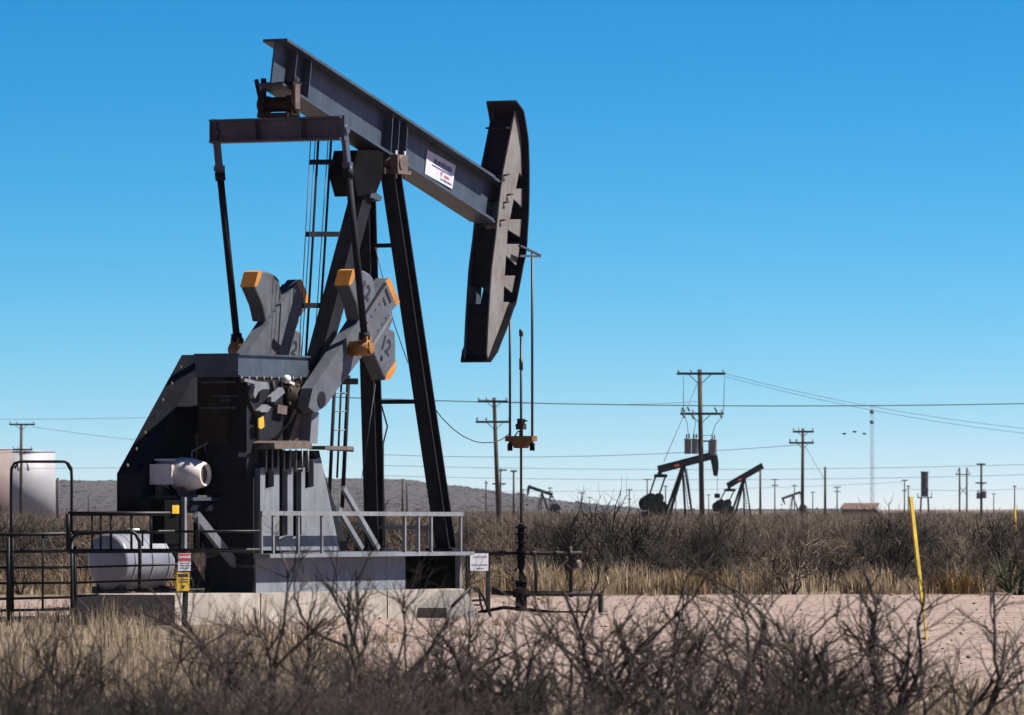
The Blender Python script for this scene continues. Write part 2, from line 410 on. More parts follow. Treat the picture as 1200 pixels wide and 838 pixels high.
# ---- saddle (centre bearing), samson post
sd = MB()
tc = PV(447, 187, 0)
sd.box((tc.x, 0, 7.38), (.62, .46, .1)); sd.cyl((tc.x, -.42, 7.52), (tc.x, .42, 7.52), .13, n=20)
for y in (-.33, .33): sd.box((tc.x, y, 7.5), (.36, .14, .3)); sd.box((tc.x, y * 1.02, 7.36), (.46, .2, .06))
sd.build('centre_bearing', 'greasy', pump)
px2 = MB()
for y in (-.44, .44):
    for dx in (-.15, .15): px2.cyl((tc.x + dx, y * .8, 7.25), (tc.x + dx, y * .8, 7.72), .025, n=8)
px2.build('bearing_bolt', 'railpale', pump)
top = MB()
slab(top, [(419, 176), (449, 176), (449, 205), (441, 226), (420, 230), (413, 205)], .2, -.24)
top.build('post_head', 'black', pump)
lg = []
for xt, yt, xb, yb, vt, vb in ((457.5, 200, 523, 643, .25, .68), (427.5, 200, 440, 643, -.25, -.68)):
    a = PU(xt, yt, 0.02); bq = PU(xb, yb, 1.2)
    l = MB(); l.hbar(bq, a, .25, .27, .03, .03, up=(1, 0, 0)); lo = l.build('samson_post_leg', 'dark', pump)
    MB().box((bq.x, bq.y, bq.z - .015), (.55, .5, .04)).build('foot_plate', 'dark', lo)
    lg.append((a, bq))
def leg_at(k, z):
    a, bq = lg[k]; t = (z - bq.z) / (a.z - bq.z); return bq + (a - bq) * t
for z in (PU(460, 288, .4).z, PU(465, 471, .8).z): MB().bar(leg_at(0, z), leg_at(1, z), .07, .07).build('cross_brace', 'dark', pump)
cb = MB(); z = PU(480, 618, 1.15).z; cb.bar(leg_at(0, z), leg_at(1, z), .1, .06); cb.build('lower_brace', 'railpale', pump)
rx = MB(); a = PV(432, 222, .1); bq = PV(366, 470, .1)
rx.bar((bq.x, 0, bq.z), (a.x, 0, a.z), .27, .30, up=(1, 0, 0)); rx.build('rear_leg', 'dark', pump)
rx = MB(); slab(rx, [(436, 222), (448, 231), (446, 236), (434, 231)], .2, .0); rx.build('gusset', 'grey', pump)
# ---- ladder behind the rear leg
la = MB(); 
def PL(x, y): return PV(x, y, -.3)
for x0, x1 in ((373, 357), (388, 371)): la.tube([PL(x0, 165), PL((x0 + x1) / 2 + .5, 300), PL(x1, 440)], .021, 6)
lad = la.build('ladder', 'dark', pump)
la = MB()
for x0, x1, y1 in ((364, 349, 440), (369.5, 352, 440), (384.5, 367, 430)): la.tube([PL(x0, 165), PL(x1, y1)], .008, 5)
la.build('safety_cable', 'rope', lad)
for y, xa, xb in ((190, 364, 412), (274.5, 360, 404), (358, 355, 390)): MB().bar(PL(xa, y), PV(xb, y, -.12), .06, .085).build('ladder_bracket', 'dark', lad)
la = MB()
def PL2(x, y): return PV(x, y, -.1)
la.tube([PL2(408.5, 440), PL2(401, 595)], .035, 6); la.tube([PL2(392, 455), PL2(385, 600)], .03, 6)
la.tube([PL2(400, 450), PL2(395, 560)], .018, 6)
lad2 = la.build('lower_ladder', 'dark', pump)
la = MB()
for y in (461, 482, 504): la.tube([PL2(391.5 - (y - 455) * .05, y), PL2(407.5 - (y - 440) * .048, y)], .012, 5)
la.build('rung', 'railpale', lad2)
la = MB(); la.bar(PL2(400, 447), PV(419, 447, .1), .08, .1); la.bar(PV(384, 525, .2), PV(413, 527, .2), .05, .075)
la.build('standoff', 'dark', lad2)
# stair stringers to the deck
sr = MB(); sr.bar(PV(402, 572, .3), PV(443, 643, .3), .06, .09); sr.bar(PV(396, 596, .5), PV(424, 643, .5), .06, .09)
sr.build('stair_stringer', 'pale', pump)

# ---- equalizer and its bearing
ec = PV(327.5, 150, 0); ue = ec.x
eqt = [PU(250, 141, ue), PU(403.5, 136, ue)]; eqb = [PU(252, 168.5, ue), PU(403.5, 163.5, ue)]
zt = (eqt[0].z + eqt[1].z) / 2; zb = (eqb[0].z + eqb[1].z) / 2
yl, yr = eqt[0].y, eqt[1].y
eq = MB(); eq.span((ue - .15, yl, zt - .035), (ue + .15, yr, zt)); eq.span((ue - .15, yl, zb), (ue + .15, yr, zb + .035))
eq.span((ue - .015, yl, zb + .037), (ue + .015, yr, zt - .037))
for y in (yl - .015, yl * .3 + yr * .7, yl * .65 + yr * .35):
    for sx in (-1, 1): eq.span((ue + sx * .017, y - .01, zb + .037), (ue + sx * .14, y + .01, zt - .037))
equ = eq.build('equalizer_beam', 'grey', pump)
eb = MB()
cy = (yl + yr) / 2
eb.box((ue, cy, zt + .04), (.42, .56, .07)); eb.cyl((ue, cy - .34, zt + .22), (ue, cy + .34, zt + .22), .12, n=16)
for y in (-.26, .26): eb.box((ue, cy + y, zt + .2), (.26, .1, .32)); eb.box((ue + .02, cy + y * 1.1, zt + .45), (.1, .05, .4))
MB().box((ue + .0, cy - .33, zt + .34), (.16, .05, .4)).build('bearing_keeper', 'greasy', pump)
eb.build('equalizer_bearing', 'brown', pump)
ek = MB()
ek.bar((ue - .2, cy + .2, zt + .2), (ue - .2, cy + .3, zt + .62), .06, .05); ek.box((ue, cy - .1, zt + .55), (.3, .5, .05))
ek.build('bearing_cap', 'dark', pump)

# ---- crank geometry
VC = 1.0
arm_px = [(458, 326), (461, 326), (472.5, 354), (469, 358), (459, 370), (430, 416), (419, 431), (398, 459), (386, 476), (374, 484), (366, 477), (371, 455), (396, 418), (428, 369)]
up_px = [(408.5, 334), (413, 317), (417, 315.6), (423, 316), (428, 317.5), (433, 320.5), (438, 326.5), (439.5, 338), (441, 346), (428, 366), (418, 381), (421, 378), (418.5, 358)]
up_px = [(408.5, 334), (413, 317), (417, 315.6), (423, 316), (428, 317.5), (433, 320.5), (438, 326.5), (439.5, 338), (441, 346), (429, 365), (422, 376), (418, 357)]
lo_px = [(461, 367), (461, 375), (457, 385), (463, 388), (464, 405), (464, 424), (463, 434), (457, 444), (451, 445), (444, 428), (437, 412), (434, 410)]
tips = [[(408.2, 334.4), (412.8, 316.6), (417, 315.2), (416.5, 321), (412.5, 333)],
        [(456.5, 329), (461.3, 325.6), (473, 354), (468.6, 358.6)],
        [(451, 445.5), (457.3, 444.5), (463.4, 434), (464.3, 422), (453, 438)]]
def crank_side(sg):
    """sg=+1 the near (right) crank, -1 the far one"""
    def P(x, y, off=0.0):
        p = PV(x, y, VC); return Vector((p.x, 0, p.z))
    def sl(mb, pts, va, vb):
        mb.prism([P(x, y) + Vector((0, -sg * va, 0)) for x, y in pts], (0, sg * (va - vb), 0))
    root = MB(); sl(root, arm_px, .93, .72); arm = root.build('crank_arm', 'weightgrey', pump)
    for k, (pts, va, vb) in enumerate(((up_px, 1.0, .74), (lo_px, 1.0, .74))):
        w = MB(); sl(w, pts, va, vb); wo = w.build('counterweight', 'weightgrey', pump); bv = wo.modifiers.new('bevel', 'BEVEL'); bv.width = .03; bv.segments = 2; bv.limit_method = 'ANGLE'
        t = MB(); sl(t, tips[0 if k == 0 else 2], va + .003, vb - .003); t.build('painted_tip', 'orange', wo)
    t = MB(); sl(t, tips[1], .933, .717); t.build('painted_tip', 'orange', arm)
    # slot rails, bolt rows, graduation marks on the outer face
    d = MB()
    for (x0, y0), (x1, y1) in (((430, 367), (454, 331)),):
        sl(d, [(x0, y0), (x1, y1), (x1 + 2, y1 + 1.5), (x0 + 2, y0 + 1.5)], .955, .93)
    d.build('slide_rail', 'dark', arm)
    for k in range(5):
        x, y = 435 + k * 4.6, 378 - k * 7.2
        for q, (ddx, ddy) in enumerate(((0, 0), (12, 9))):
            if q and k > 2: continue
            p = P(x + ddx, y + ddy); MB().cyl(p + Vector((0, -sg * .93, 0)), p + Vector((0, -sg * .937, 0)), .016, n=8).build('bolt', 'dark', arm)
    p = P(447, 420); MB().cyl(p + Vector((0, -sg * .99, 0)), p + Vector((0, -sg * 1.004, 0)), .05, n=14).build('plug', 'dark', arm)
    d = MB(); sl(d, [(455, 340), (457, 337), (463, 353), (461, 356)], .934, .92); sl(d, [(453, 352), (454.5, 350), (457, 357), (455.5, 359)], .934, .92); d.build('stencilled_plate', 'dark', arm)
    d = MB(); sl(d, [(429.5, 381), (437, 378), (437, 396), (431, 398)], .936, .92); d.build('worn_patch', 'greasy', arm)
    for x, y, rot in ((428, 341, 62), (452, 405, 58)):
        p = P(x, y) + Vector((0, -sg * 1.004, 0))
        mt = Matrix.Translation(p) @ (Matrix.Rotation(R(90), 4, 'X') if sg > 0 else Matrix.Rotation(R(-90), 4, 'X') @ Matrix.Rotation(R(180), 4, 'Z')) @ Matrix.Rotation(R(-28), 4, 'Z')
        text_mesh('12', .34, 'weight_number', 'blackink', arm, mt)
    if sg < 0:
        for x, y in ((452, 405),):
            p = P(x, y) + Vector((0, .735, 0))
            text_mesh('12', .34, 'weight_number', 'blackink', arm, Matrix.Translation(p) @ Matrix.Rotation(R(90), 4, 'X') @ Matrix.Rotation(R(-28), 4, 'Z'))
    # hub on the shaft
    p = P(381, 468); h = MB(); h.cyl(p + Vector((0, -sg * .55, 0)), p + Vector((0, -sg * .945, 0)), .13, n=20)
    h.build('crank_hub', 'dark', arm)
    return arm
crank_side(1); crank_side(-1)
pin = PV(427.5, 408, 1.18)
for sg in (1, -1):
    h = MB(); h.cyl((pin.x, -sg * .93, pin.z), (pin.x, -sg * 1.27, pin.z), .125, n=18); h.cyl((pin.x, -sg * 1.27, pin.z), (pin.x, -sg * 1.31, pin.z), .08, n=14)
    h.box((pin.x, -sg * 1.18, pin.z + .13), (.16, .16, .12))
    for k in range(6):
        a = k * math.pi / 3; h.cyl((pin.x + .095 * math.cos(a), -sg * 1.27, pin.z + .095 * math.sin(a)), (pin.x + .095 * math.cos(a), -sg * 1.29, pin.z + .095 * math.sin(a)), .018, n=6)
    h.build('crank_pin_bearing', 'orangehub', pump)
    # pitman
    ye = yr + .03 if sg > 0 else yl - .03
    ye = -1.18 * sg if abs(abs(ye) - 1.18) < .12 else ye
    topp = Vector((ue, ye, (zt + zb) / 2)); bot = Vector((pin.x, -sg * 1.18, pin.z + .14))
    d = (bot - topp).normalized()
    pm = MB(); pm.tube([topp + d * .72, bot], .058, 12); pm.tube([topp + d * .66, topp + d * .8], .085, 12)
    pm.tube([bot - d * .12, bot], .09, 12)
    po = pm.build('pitman_arm', 'dark', pump)
    q = MB(); q.bar(topp + d * .1, topp + d * .66, .075, .12, up=(1, 0, 0)); q.box(topp, (.13, .09, .4)); q.cyl(topp + Vector((0, -.08, -.02)), topp + Vector((0, .08, -.02)), .07, n=12)
    q.box(topp + d * .6, (.12, .14, .09)); q.tube([topp + d * .62, topp + d * .75], .075, 10)
    q.build('pitman_clevis', 'grey', po)

# ---- gear reducer on its pedestal
GV = .55
zT = PV(300, 417, GV).z; zF = PV(300, 440, GV).z
uR = PV(280, 430, GV).x; uFr = PV(362, 430, GV).x
g = MB()
g.span((uR, -GV + .012, zF), (uFr, .24, zT)); g.span((uR - .02, -GV - .03, zF - .03), (uFr - .35, .26, zF - .002)); g.span((uR - .02, -GV - .02, zT + .002), (uFr + .02, .26, zT + .03))
gt = g.build('gear_reducer', 'grey', pump)
g = MB()
zP = PV(330, 521, .6).z
g.span((uR + .03, -.3, zP), (uFr + .4, .22, zF - .034))
sh = PV(381, 468, 1.0)
g.cyl((sh.x, -.5, sh.z), (sh.x, .5, sh.z), .62, n=32); g.cyl((sh.x - .75, -.46, sh.z + .02), (sh.x - .75, .46, sh.z + .02), .42, n=28)
g.build('gear_case', 'brown', gt)
# brake drum, caliper, lever, cone foot
g = MB(); dc = PV(312, 466, .62); g.lathe(dc + Vector((0, .14, 0)), (0, -1, 0), [(0, .24), (.02, .25), (.05, .25), (.05, .15), (.09, .15), (.09, .08)], 24)
bd = g.build('brake_drum', 'railpale', gt)
g = MB()
for k in range(8):
    a = k * math.pi / 4; g.cyl(dc + Vector((.2 * math.cos(a), .1, .2 * math.sin(a))), dc + Vector((.2 * math.cos(a), .083, .2 * math.sin(a))), .03, n=8)
g.build('drum_bolt', 'dark', bd)
g = MB()
slab(g, [(297, 462), (299, 452), (305, 447), (314, 448), (316, 456), (308, 456), (303, 459), (299, 467)], .75, .66)
slab(g, [(318, 465), (331, 454), (334, 460), (322, 471), (318, 471)], .74, .66)
slab(g, [(304, 481), (312, 474), (318, 477), (314, 483), (306, 483)], .74, .66)
g.bar(PV(285, 445, .7), PV(300, 449, .7), .05, .05)
g.build('brake_caliper', 'pale', gt)
g = MB(); p = PV(335, 446, .7); g.lathe(p + Vector((-.05, 0, 0)), (1, 0, .3), [(0, .02), (.03, .06), (.09, .07), (.14, .05), (.17, .01)], 12); g.bar(p, PV(344, 450, .7), .04, .04)
g.build('filler_cap', 'white', gt)
g = MB(); slab(g, [(303, 491), (309, 488), (310, 500), (306, 503), (303, 501)], .72, .70); g.build('tag', 'yellow', gt)
g = MB(); slab(g, [(338, 520), (349, 485), (357, 485), (363, 520)], .62, .25); g.build('bearing_foot', 'greasy', gt)
g = MB(); slab(g, [(286, 440), (294, 440), (296, 520), (286, 520)], .5, .35); slab(g, [(318, 440), (334, 440), (330, 470), (322, 520), (318, 520)], .5, .3); slab(g, [(296, 480), (318, 500), (318, 520), (296, 520)], .45, .3)
g.build('brake_bracket', 'brown', gt)
g = MB(); g.tube([PV(346, 481, .7), PV(338, 497, .72), PV(325, 511, .72), PV(311, 519, .72), PV(297, 524, .7)], .022, 6); g.build('hose', 'black', gt)
g = MB(); slab(g, [(322, 519), (326, 516.5), (360, 516.5), (365, 519), (366, 526), (322, 526)], 1.0, .3)
g.box(PV(388, 525, .72), (.95, .3, .06)); g.build('pedestal_cap', 'greasy', pump)
for k in range(9):
    p = PV(283 + k * 8.6, 441.5, GV + .05); MB().cyl(p, p + Vector((0, 0, -.09)), .022, n=6).build('flange_bolt', 'greasy', gt)
g = MB(); g.lathe(PV(343, 468, .55), (0, -1, 0), [(0, .26), (.05, .26), (.06, .2), (.12, .19), (.13, .1), (.18, .09)], 22); g.build('bearing_cover', 'brown', gt)
for k in range(6):
    a = k * 1.047 + .3; p = PV(343, 468, .55) + Vector((.23 * math.cos(a), -.05, .23 * math.sin(a))); MB().cyl(p, p + Vector((0, -.035, 0)), .022, n=6).build('cover_bolt', 'greasy', gt)
g = MB(); slab(g, [(326, 474), (337, 476), (336, 486), (325, 484)], .68, .5); g.build('inspection_box', 'greasy', gt)
g = MB(); g.tube([PV(290, 446, .6), PV(292, 470, .62), PV(300, 486, .62), PV(302, 515, .62)], .03, 8); g.tube([PV(320, 447, .62), PV(321, 462, .66)], .025, 8); g.build('oil_pipe', 'pipe', gt)
g = MB(); slab(g, [(236, 446), (278, 447), (278, 449), (236, 448)], .3, .2) if False else None
for py in (448, 478): 
    q = PU(256, py, uR - .004); MB().box((uR - .006, q.y, q.z), (.012, .62, .025)).build('seam_strip', 'grey', gt)
q = PU(263, 464, uR - .004); g = MB(); rgq = random.Random(6)
for k in range(7): g.box((uR - .016, q.y + .22 - k * .07, q.z + rgq.uniform(-.006, .006)), (.004, .05, .022))
for k in range(3): g.box((uR - .016, q.y + .02 - k * .06, q.z - .07), (.004, .04, .022))
g.build('faded_lettering', 'grey', gt)
g = MB(); slab(g, [(366, 478), (374, 484), (372, 520), (363, 520)], .8, .62); g.build('gearbox_strut', 'pale', gt)
# pedestal (plate slots shaped as rib shadows, black core behind stands in for shade)
PVv = .72
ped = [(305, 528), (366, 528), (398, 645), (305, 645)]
shadow_comb = [(305, 645), (305, 549), (310.8, 547), (310.8, 579), (321, 570), (321, 549), (327.3, 546.5), (327.3, 634), (337.1, 627), (337.1, 549.5), (343.4, 547), (343.4, 634), (353.2, 627), (353.2, 550), (357.4, 548), (357.4, 579), (367.6, 570), (367.6, 539), (376, 536), (398, 645)]
g = MB(); slab(g, shadow_comb, PVv, PVv - .1); pd = g.build('pedestal', 'pale', pump)
g = MB(); slab(g, [(305, 528), (374, 528), (398, 645), (305, 645)], PVv - .104, -.6); g.build('pedestal_shade_core', 'black', pd)
g = MB(); slab(g, [(366.5, 529), (372, 529), (409, 645), (398.6, 645)], .66, -.6); g.build('pedestal_front_plate', 'dark', pd)
g = MB()
g = MB()
for k in range(8):
    p = PV(312 + k * 7, 553, PVv + .03); MB().cyl(p, p + Vector((0, 0, .36)), .014, n=6).build('anchor_bolt', 'railpale', pd)
# ---- base skid and deck
VB = .78
zd = PV(420, 648, VB + .2).z; zb0 = PV(420, 692.5, VB).z
u0, u1 = PV(300, 670, VB).x, PV(535, 670, VB).x
ug = PV(475, 670, VB).x
g = MB()
g.span((u0, -VB, zb0), (ug, .12, zd - .062)); g.span((u0 + 2.8, .122, zb0), (ug, VB, zd - .062))
g.span((u0 - .02, -VB - .05, zb0 - .03), (ug + .02, .15, zb0 - .002))
ue2 = PV(545, 670, VB + .12).x
base = g.build('base_skid', 'pale', pump)
MB().span((ug + .002, -.1, zb0), (u1 - .002, VB - .05, zd - .062)).build('recess_shade_wall', 'black', base)  # black colour stands in for the shade inside the recess
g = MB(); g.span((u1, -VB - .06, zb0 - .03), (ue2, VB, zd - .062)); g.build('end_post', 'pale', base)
MB().span((u1 - .014, -VB + .02, zb0), (u1 - .002, VB, zd - .064)).build('recess_shade_sheet', 'black', base)  # black sheet over the end post's rear face, painted as recess shade
g = MB(); g.span((u0 - .03, -VB - .27, zd - .06), (ue2 + .05, .12, zd)); g.span((u0 + 2.8, .122, zd - .06), (ue2 + .05, VB + .1, zd)); g.build('deck', 'pale', base)
# rail along the deck
VR = VB + .24
g = MB()
g.bar(PV(305, 601.5, VR), PV(541, 602.5, VR), .07, .07)
pe = PV(541, 602.5, VR); g.bar(pe, pe + Vector((0, .9, 0)), .06, .06)
for x in (306, 320, 349, 377, 474, 490, 505, 539.5):
    p = PV(x, 603, VR); g.bar((p.x, p.y, zd), p, .035 if x in (320, 377) else .045, .045)
g.build('guard_rail', 'railpale', pump)
# dark column behind the platform and gear case rear wall
zq_ = PV(305, 560, VB).z
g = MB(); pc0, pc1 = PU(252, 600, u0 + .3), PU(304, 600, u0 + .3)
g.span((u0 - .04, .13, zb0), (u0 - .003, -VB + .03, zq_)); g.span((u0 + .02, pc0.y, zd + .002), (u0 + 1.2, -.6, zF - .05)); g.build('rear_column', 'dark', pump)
for px, py in ((276, 528), ):
    q = PU(284, 533, u0 + .015); MB().box(q, (.012, .14, .07)).build('rating_plate', 'pale', pump)
# ---- belt guard on the far side
g = MB()
gv0, gv1 = -1.25, -.82
gp = [(137, 601), (137, 555), (213, 416), (268, 416), (268, 601)]
slab(g, gp, gv0, gv1); bgd = g.build('belt_guard', 'dark', pump)
for k in range(7):
    t = .08 + k * .14; p0 = PV(143 + 74 * t, 556 - 137 * t, gv1 + .0); MB().cyl(p0, p0 + Vector((0, -.02, 0)), .025, n=6).build('guard_bolt', 'greasy', bgd)
# ---- motor platform
uq = PV(137, 590, gv0).x; zq = PV(137, 583, gv0).z; zq0 = PV(137, 600, gv0).z
g = MB(); g.span((uq, .0, zq0), (u0 + .7, 1.24, zq)); plat = g.build('motor_platform', 'dark', pump)
g = MB(); g.span((uq - .01, -.14, zq - .05), (u0 + .8, -.004, zq + .0)); g.build('platform_edge', 'grey', plat)
g = MB(); vpl = .143
for (xa, xb, sl_) in ((222, 233, 5), (241, 261, 6)):
    slab(g, [(xa, 599), (xb - 3, 599), (xb, 592), (xa + sl_ - 1, 592)], .02, .003)
g.build('platform_sunlit_patch', 'pale', plat)  # pale slabs stand in for sunlit stripes on the platform side
q = PV(280, 591, .4); mt = Matrix.Translation(q) @ Matrix.Rotation(R(90), 4, 'X')
text_mesh('2', .3, 'unit_number', 'white', plat, mt)
# legs and braces of the platform
g = MB(); p = PV(215.5, 590, .02); g.bar((p.x, p.y, p.z + .1), (p.x, p.y, PV(215.5, 646, .02).z), .07, .07); g.build('platform_post', 'pale', plat)
g = MB(); g.bar(PV(229, 603, .1), PV(291, 681, .5), .1, .13); g.build('diagonal_brace', 'pale', plat)
g = MB(); g.bar(PV(186, 601, -.5), PV(234, 690, -.2), .14, .2); g.bar(PV(198, 620, -.1), PV(205, 640, -.1), .06, .08); g.build('rear_brace', 'dark', plat)
g = MB(); q0, q1 = PV(193, 588, -.02), PV(213, 588, -.02)
g.span((q0.x, q0.y, PV(200, 637, 0).z), (q1.x, q0.y + .25, PV(200, 586, 0).z)); cbx = g.build('control_box', 'black', plat)
g = MB(); slab(g, [(202, 592), (210, 592), (210, 602), (202, 602)], .025, .015)
g.build('warning_sticker', 'yellow', cbx)
# motor
mz = PV(215, 556, -.4).z; mu = PV(214, 556, -.35).x
mp = lambda v: Vector((mu, -v, mz))
ml, mr = -(PU(184, 556, mu).y), -(PU(241, 556, mu).y)
Lm = mr - ml
g = MB(); g.lathe(mp(ml), (0, -1, 0), [(0, .14), (.02, .2), (.1, .225), (.45 * Lm, .225), (.45 * Lm + .001, .262), (.5 * Lm, .275), (.72 * Lm, .262), (Lm, .185), (Lm, .155), (Lm - .06, .15)], 30)
mo = g.build('motor', 'cream', pump)
g = MB(); g.lathe(mp(mr - .058), (0, -1, 0), [(0, .148), (.006, .148)], 24); g.build('fan_grille', 'greasy', mo)
g = MB(); g.box((mu - .24, -(ml + .25), mz + .0), (.16, .4, .32)); g.box((mu - .05, -(ml + .25), mz + .23), (.3, .36, .03)); g.build('terminal_box', 'cream', mo)
g = MB()
for dv in (.15, Lm - .35): g.box((mu, -(ml + dv), mz - .27), (.42, .12, .14))
g.box((mu, -(ml + Lm / 2), mz - .36), (.5, Lm, .06)); g.build('motor_foot', 'greasy', mo)
for k in range(9):
    a = -.5 + k * .32
    MB().bar(mp(ml + .12) + Vector((-.232 * math.cos(a), 0, .232 * math.sin(a))), mp(ml + .42 * Lm) + Vector((-.232 * math.cos(a), 0, .232 * math.sin(a))), .012, .03, up=(-math.cos(a), 0, math.sin(a))).build('cooling_fin', 'cream', mo)
g = MB(); g.tube([(mu - .26, -(ml + .35), mz - .14), (mu - .3, -(ml + .5), mz - .3), (mu - .45, -(ml + .8), mz - .42), PV(203, 588, -.1)], .022, 8); g.build('conduit', 'black', mo)
g = MB(); g.tube([mp(mr - .25) + Vector((0, 0, .26)), mp(mr - .25) + Vector((0, 0, .36)), mp(mr - .02) + Vector((.1, 0, .5))], .012, 6); g.build('lifting_eye', 'railpale', mo)
g = MB(); slab(g, [(238, 512), (247, 504), (249, 540), (246, 548)], -.25, -.28); g.build('belt_shield', 'pale', pump)
g = MB(); slab(g, [(232, 508), (241, 512), (247, 548), (246, 572), (232, 572)], -.35, -.4); g.build('shield_back', 'rust', pump)

# ------------------------------------------------------------------ rod hanger and wellhead
UW = 5.23
rp = lambda v, w, du=0: uv2w(UW + du, v, w)
zc0, zc1 = at(604, 529, 117.7).z, at(604, 511, 117.7).z
rod = empty('rod_hanger', uv2w(UW, 0, zc0), YAW)
tag(rod, 'rusty carrier bar hanging from the horsehead on two wire ropes', 'rod hanger')
def rl(v, w, du=0): return Vector((du, -v, w - zc0))
zhead = {1: at(618, 296, 117.7).z, -1: at(591, 384, 117.7).z}
for sg in (1, -1):
    MB().tube([rl(.215 * sg, zc0 + .02), rl(.215 * sg, zhead[sg] + 0.4 * (sg < 0))], .022, 8).build('wire_rope', 'rope', rod)
    MB().cyl(rl(.215 * sg, zc0 + .01), rl(.215 * sg, zc0 + .14), .045, n=10).build('rope_socket', 'black', rod)
g = MB(); g.prism([rl(-.26, zc1), rl(.26, zc1), rl(.26, zc1 - .09), rl(.15, zc1 - .1), rl(.09, zc1 - .21), rl(-.09, zc1 - .21), rl(-.15, zc1 - .1), rl(-.26, zc1 - .09)], (0.0, 0, 0.0001))
g = MB(); g.prism([rl(v, w, -.1) for v, w in ((-.26, zc1), (.26, zc1), (.26, zc1 - .09), (.15, zc1 - .1), (.09, zc1 - .21), (-.09, zc1 - .21), (-.15, zc1 - .1), (-.26, zc1 - .09))], (.2, 0, 0))
g.build('carrier_bar', 'carrier', rod)
g = MB(); zr = at(604, 491, 117.7).z
g.cyl(rl(0, zc1), rl(0, zc1 + .1), .035, n=10); g.box(rl(0, zc1 + .16), (.13, .14, .1)); g.box(rl(0, zc1 + .255), (.11, .1, .09)); g.box(rl(.06, zc1 + .26), (.05, .1, .03)); g.box(rl(-.02, zc1 + .18), (.05, .16, .03))
g.tube([rl(-.12, zc1), rl(-.06, zc1 + .08), rl(0, zc1 + .08)], .012, 6)
g.build('rod_clamp', 'pipe', rod)
zt0 = at(604, 386, 117.7).z
g = MB(); g.cyl(rl(0, 1.55), rl(0, zt0), .022, n=10); g.cyl(rl(0, zt0 - .12), rl(0, zt0), .036, n=8); g.cyl(rl(0, zt0 - .7), rl(0, zt0 - .5), .034, n=8)
g.build('polished_rod', 'rope', rod)

well = empty('wellhead', uv2w(UW, 0, 0), YAW); WK = .82
tag(well, 'dark wellhead stack with flow pipes beneath the hanging carrier bar', 'wellhead')
DW = 117.7
zz = lambda py: at(604, py, DW).z
g = MB()
g.lathe((0, 0, zz(716)), (0, 0, 1), [(0, .12 * WK), (zz(700) - zz(716), .12 * WK), (zz(700) - zz(716), .17 * WK), (zz(690) - zz(716), .17 * WK), (zz(690) - zz(716), .11 * WK), (zz(684) - zz(716), .11 * WK), (zz(684) - zz(716), .13 * WK), (zz(680.5) - zz(716), .13 * WK), (zz(680.5) - zz(716), .05 * WK), (zz(668) - zz(716), .045 * WK), (zz(664) - zz(716), .08 * WK), (zz(650) - zz(716), .085 * WK), (zz(650) - zz(716), .1 * WK), (zz(643) - zz(716), .1 * WK), (zz(643) - zz(716), .06 * WK), (zz(632) - zz(716), .06 * WK), (zz(630) - zz(716), .075 * WK), (zz(616) - zz(716), .075 * WK), (zz(614) - zz(716), .05 * WK)], 16)
wb = g.build('stuffing_box', 'black', well)
g = MB()
for z in (zz(619), zz(627), zz(637), zz(687)): g.lathe((0, 0, z), (0, 0, 1), [(0, .1), (.03, .1)], 12)
g.build('flange', 'black', wb)
def wl(px, py, Y=DW):
    p = at(px, py, Y) - well.location; return Matrix.Rotation(-YAW, 3, 'Z') @ p
g = MB(); g.tube([wl(573, 649), wl(604, 648.5), wl(640, 648.5), wl(682, 648)], .032, 8); g.tube([wl(604, 669), wl(608, 662), wl(616, 680)], .03, 6)
for x in (588, 625, 652, 668): g.tube([wl(x - 3, 648.6), wl(x + 3, 648.6)], .05, 8)
g.build('flow_pipe', 'pipe', well)
g = MB(); g.tube([wl(580, 692), wl(584, 695), wl(611, 695.5), wl(704, 696)], .045, 8); g.tube([wl(580, 697), wl(580, 687)], .06, 8)
g.build('bottom_pipe', 'pipe', well)
g = MB(); g.tube([wl(669, 700), wl(669, 660), wl(668, 640)], .036, 8); g.tube([wl(669, 668), wl(663, 662)], .06, 8)
g.build('riser', 'pipe', well)
MB().tube([wl(628, 694), wl(628, 650)], .03, 6).build('riser', 'pipe', well)
g = MB(); g.lathe(wl(680, 661), (0, 1, 0), [(0, .07), (.12, .09), (.12, .05), (.2, .05)], 12); v_ = g.build('valve', 'greasy', well)
g = MB(); g.box(wl(610, 658), (.09, .09, .05)); g.build('pressure_gauge', 'white', well)
g = MB(); g.bar(wl(704, 722), wl(704, 697), .07, .07); g.build('pipe_support', 'pipe', well)
g = MB(); g.tube([wl(560, 718), wl(590, 712), wl(615, 714), wl(650, 718), wl(690, 718)], .03, 6); g.build('ground_hose', 'black', well)

# ------------------------------------------------------------------ concrete pad, ramp, handles
VP = .95
cpz = PV(300, 695, VP).z
cu0, cu1 = PV(205, 710, VP).x, PV(543, 705, VP).x
pad = empty('concrete_foundation', (OX, OY, 0), YAW)
tag(pad, 'low pale concrete foundation slab under the large pumpjack', 'foundation')
g = MB()
segs = [cu0, cu0 + (cu1 - cu0) * .28, cu0 + (cu1 - cu0) * .55, cu0 + (cu1 - cu0) * .72, cu1]
for i in range(4):
    g.span((segs[i] + (.012 if i else 0), -VP - (.01 if i % 2 else 0), -.05), (segs[i + 1] - .012, .85, cpz - .004 * (i % 2)))
g.build('slab', 'concrete', pad)
rb = empty('concrete_block', (OX, OY, 0), YAW)
tag(rb, 'sloped weathered concrete block leaning at the foundation front corner', 'concrete block')
g = MB()
pw = [PV(x, y, VP + .25) for x, y in ((490, 720), (497, 708), (529, 708), (529, 720))]
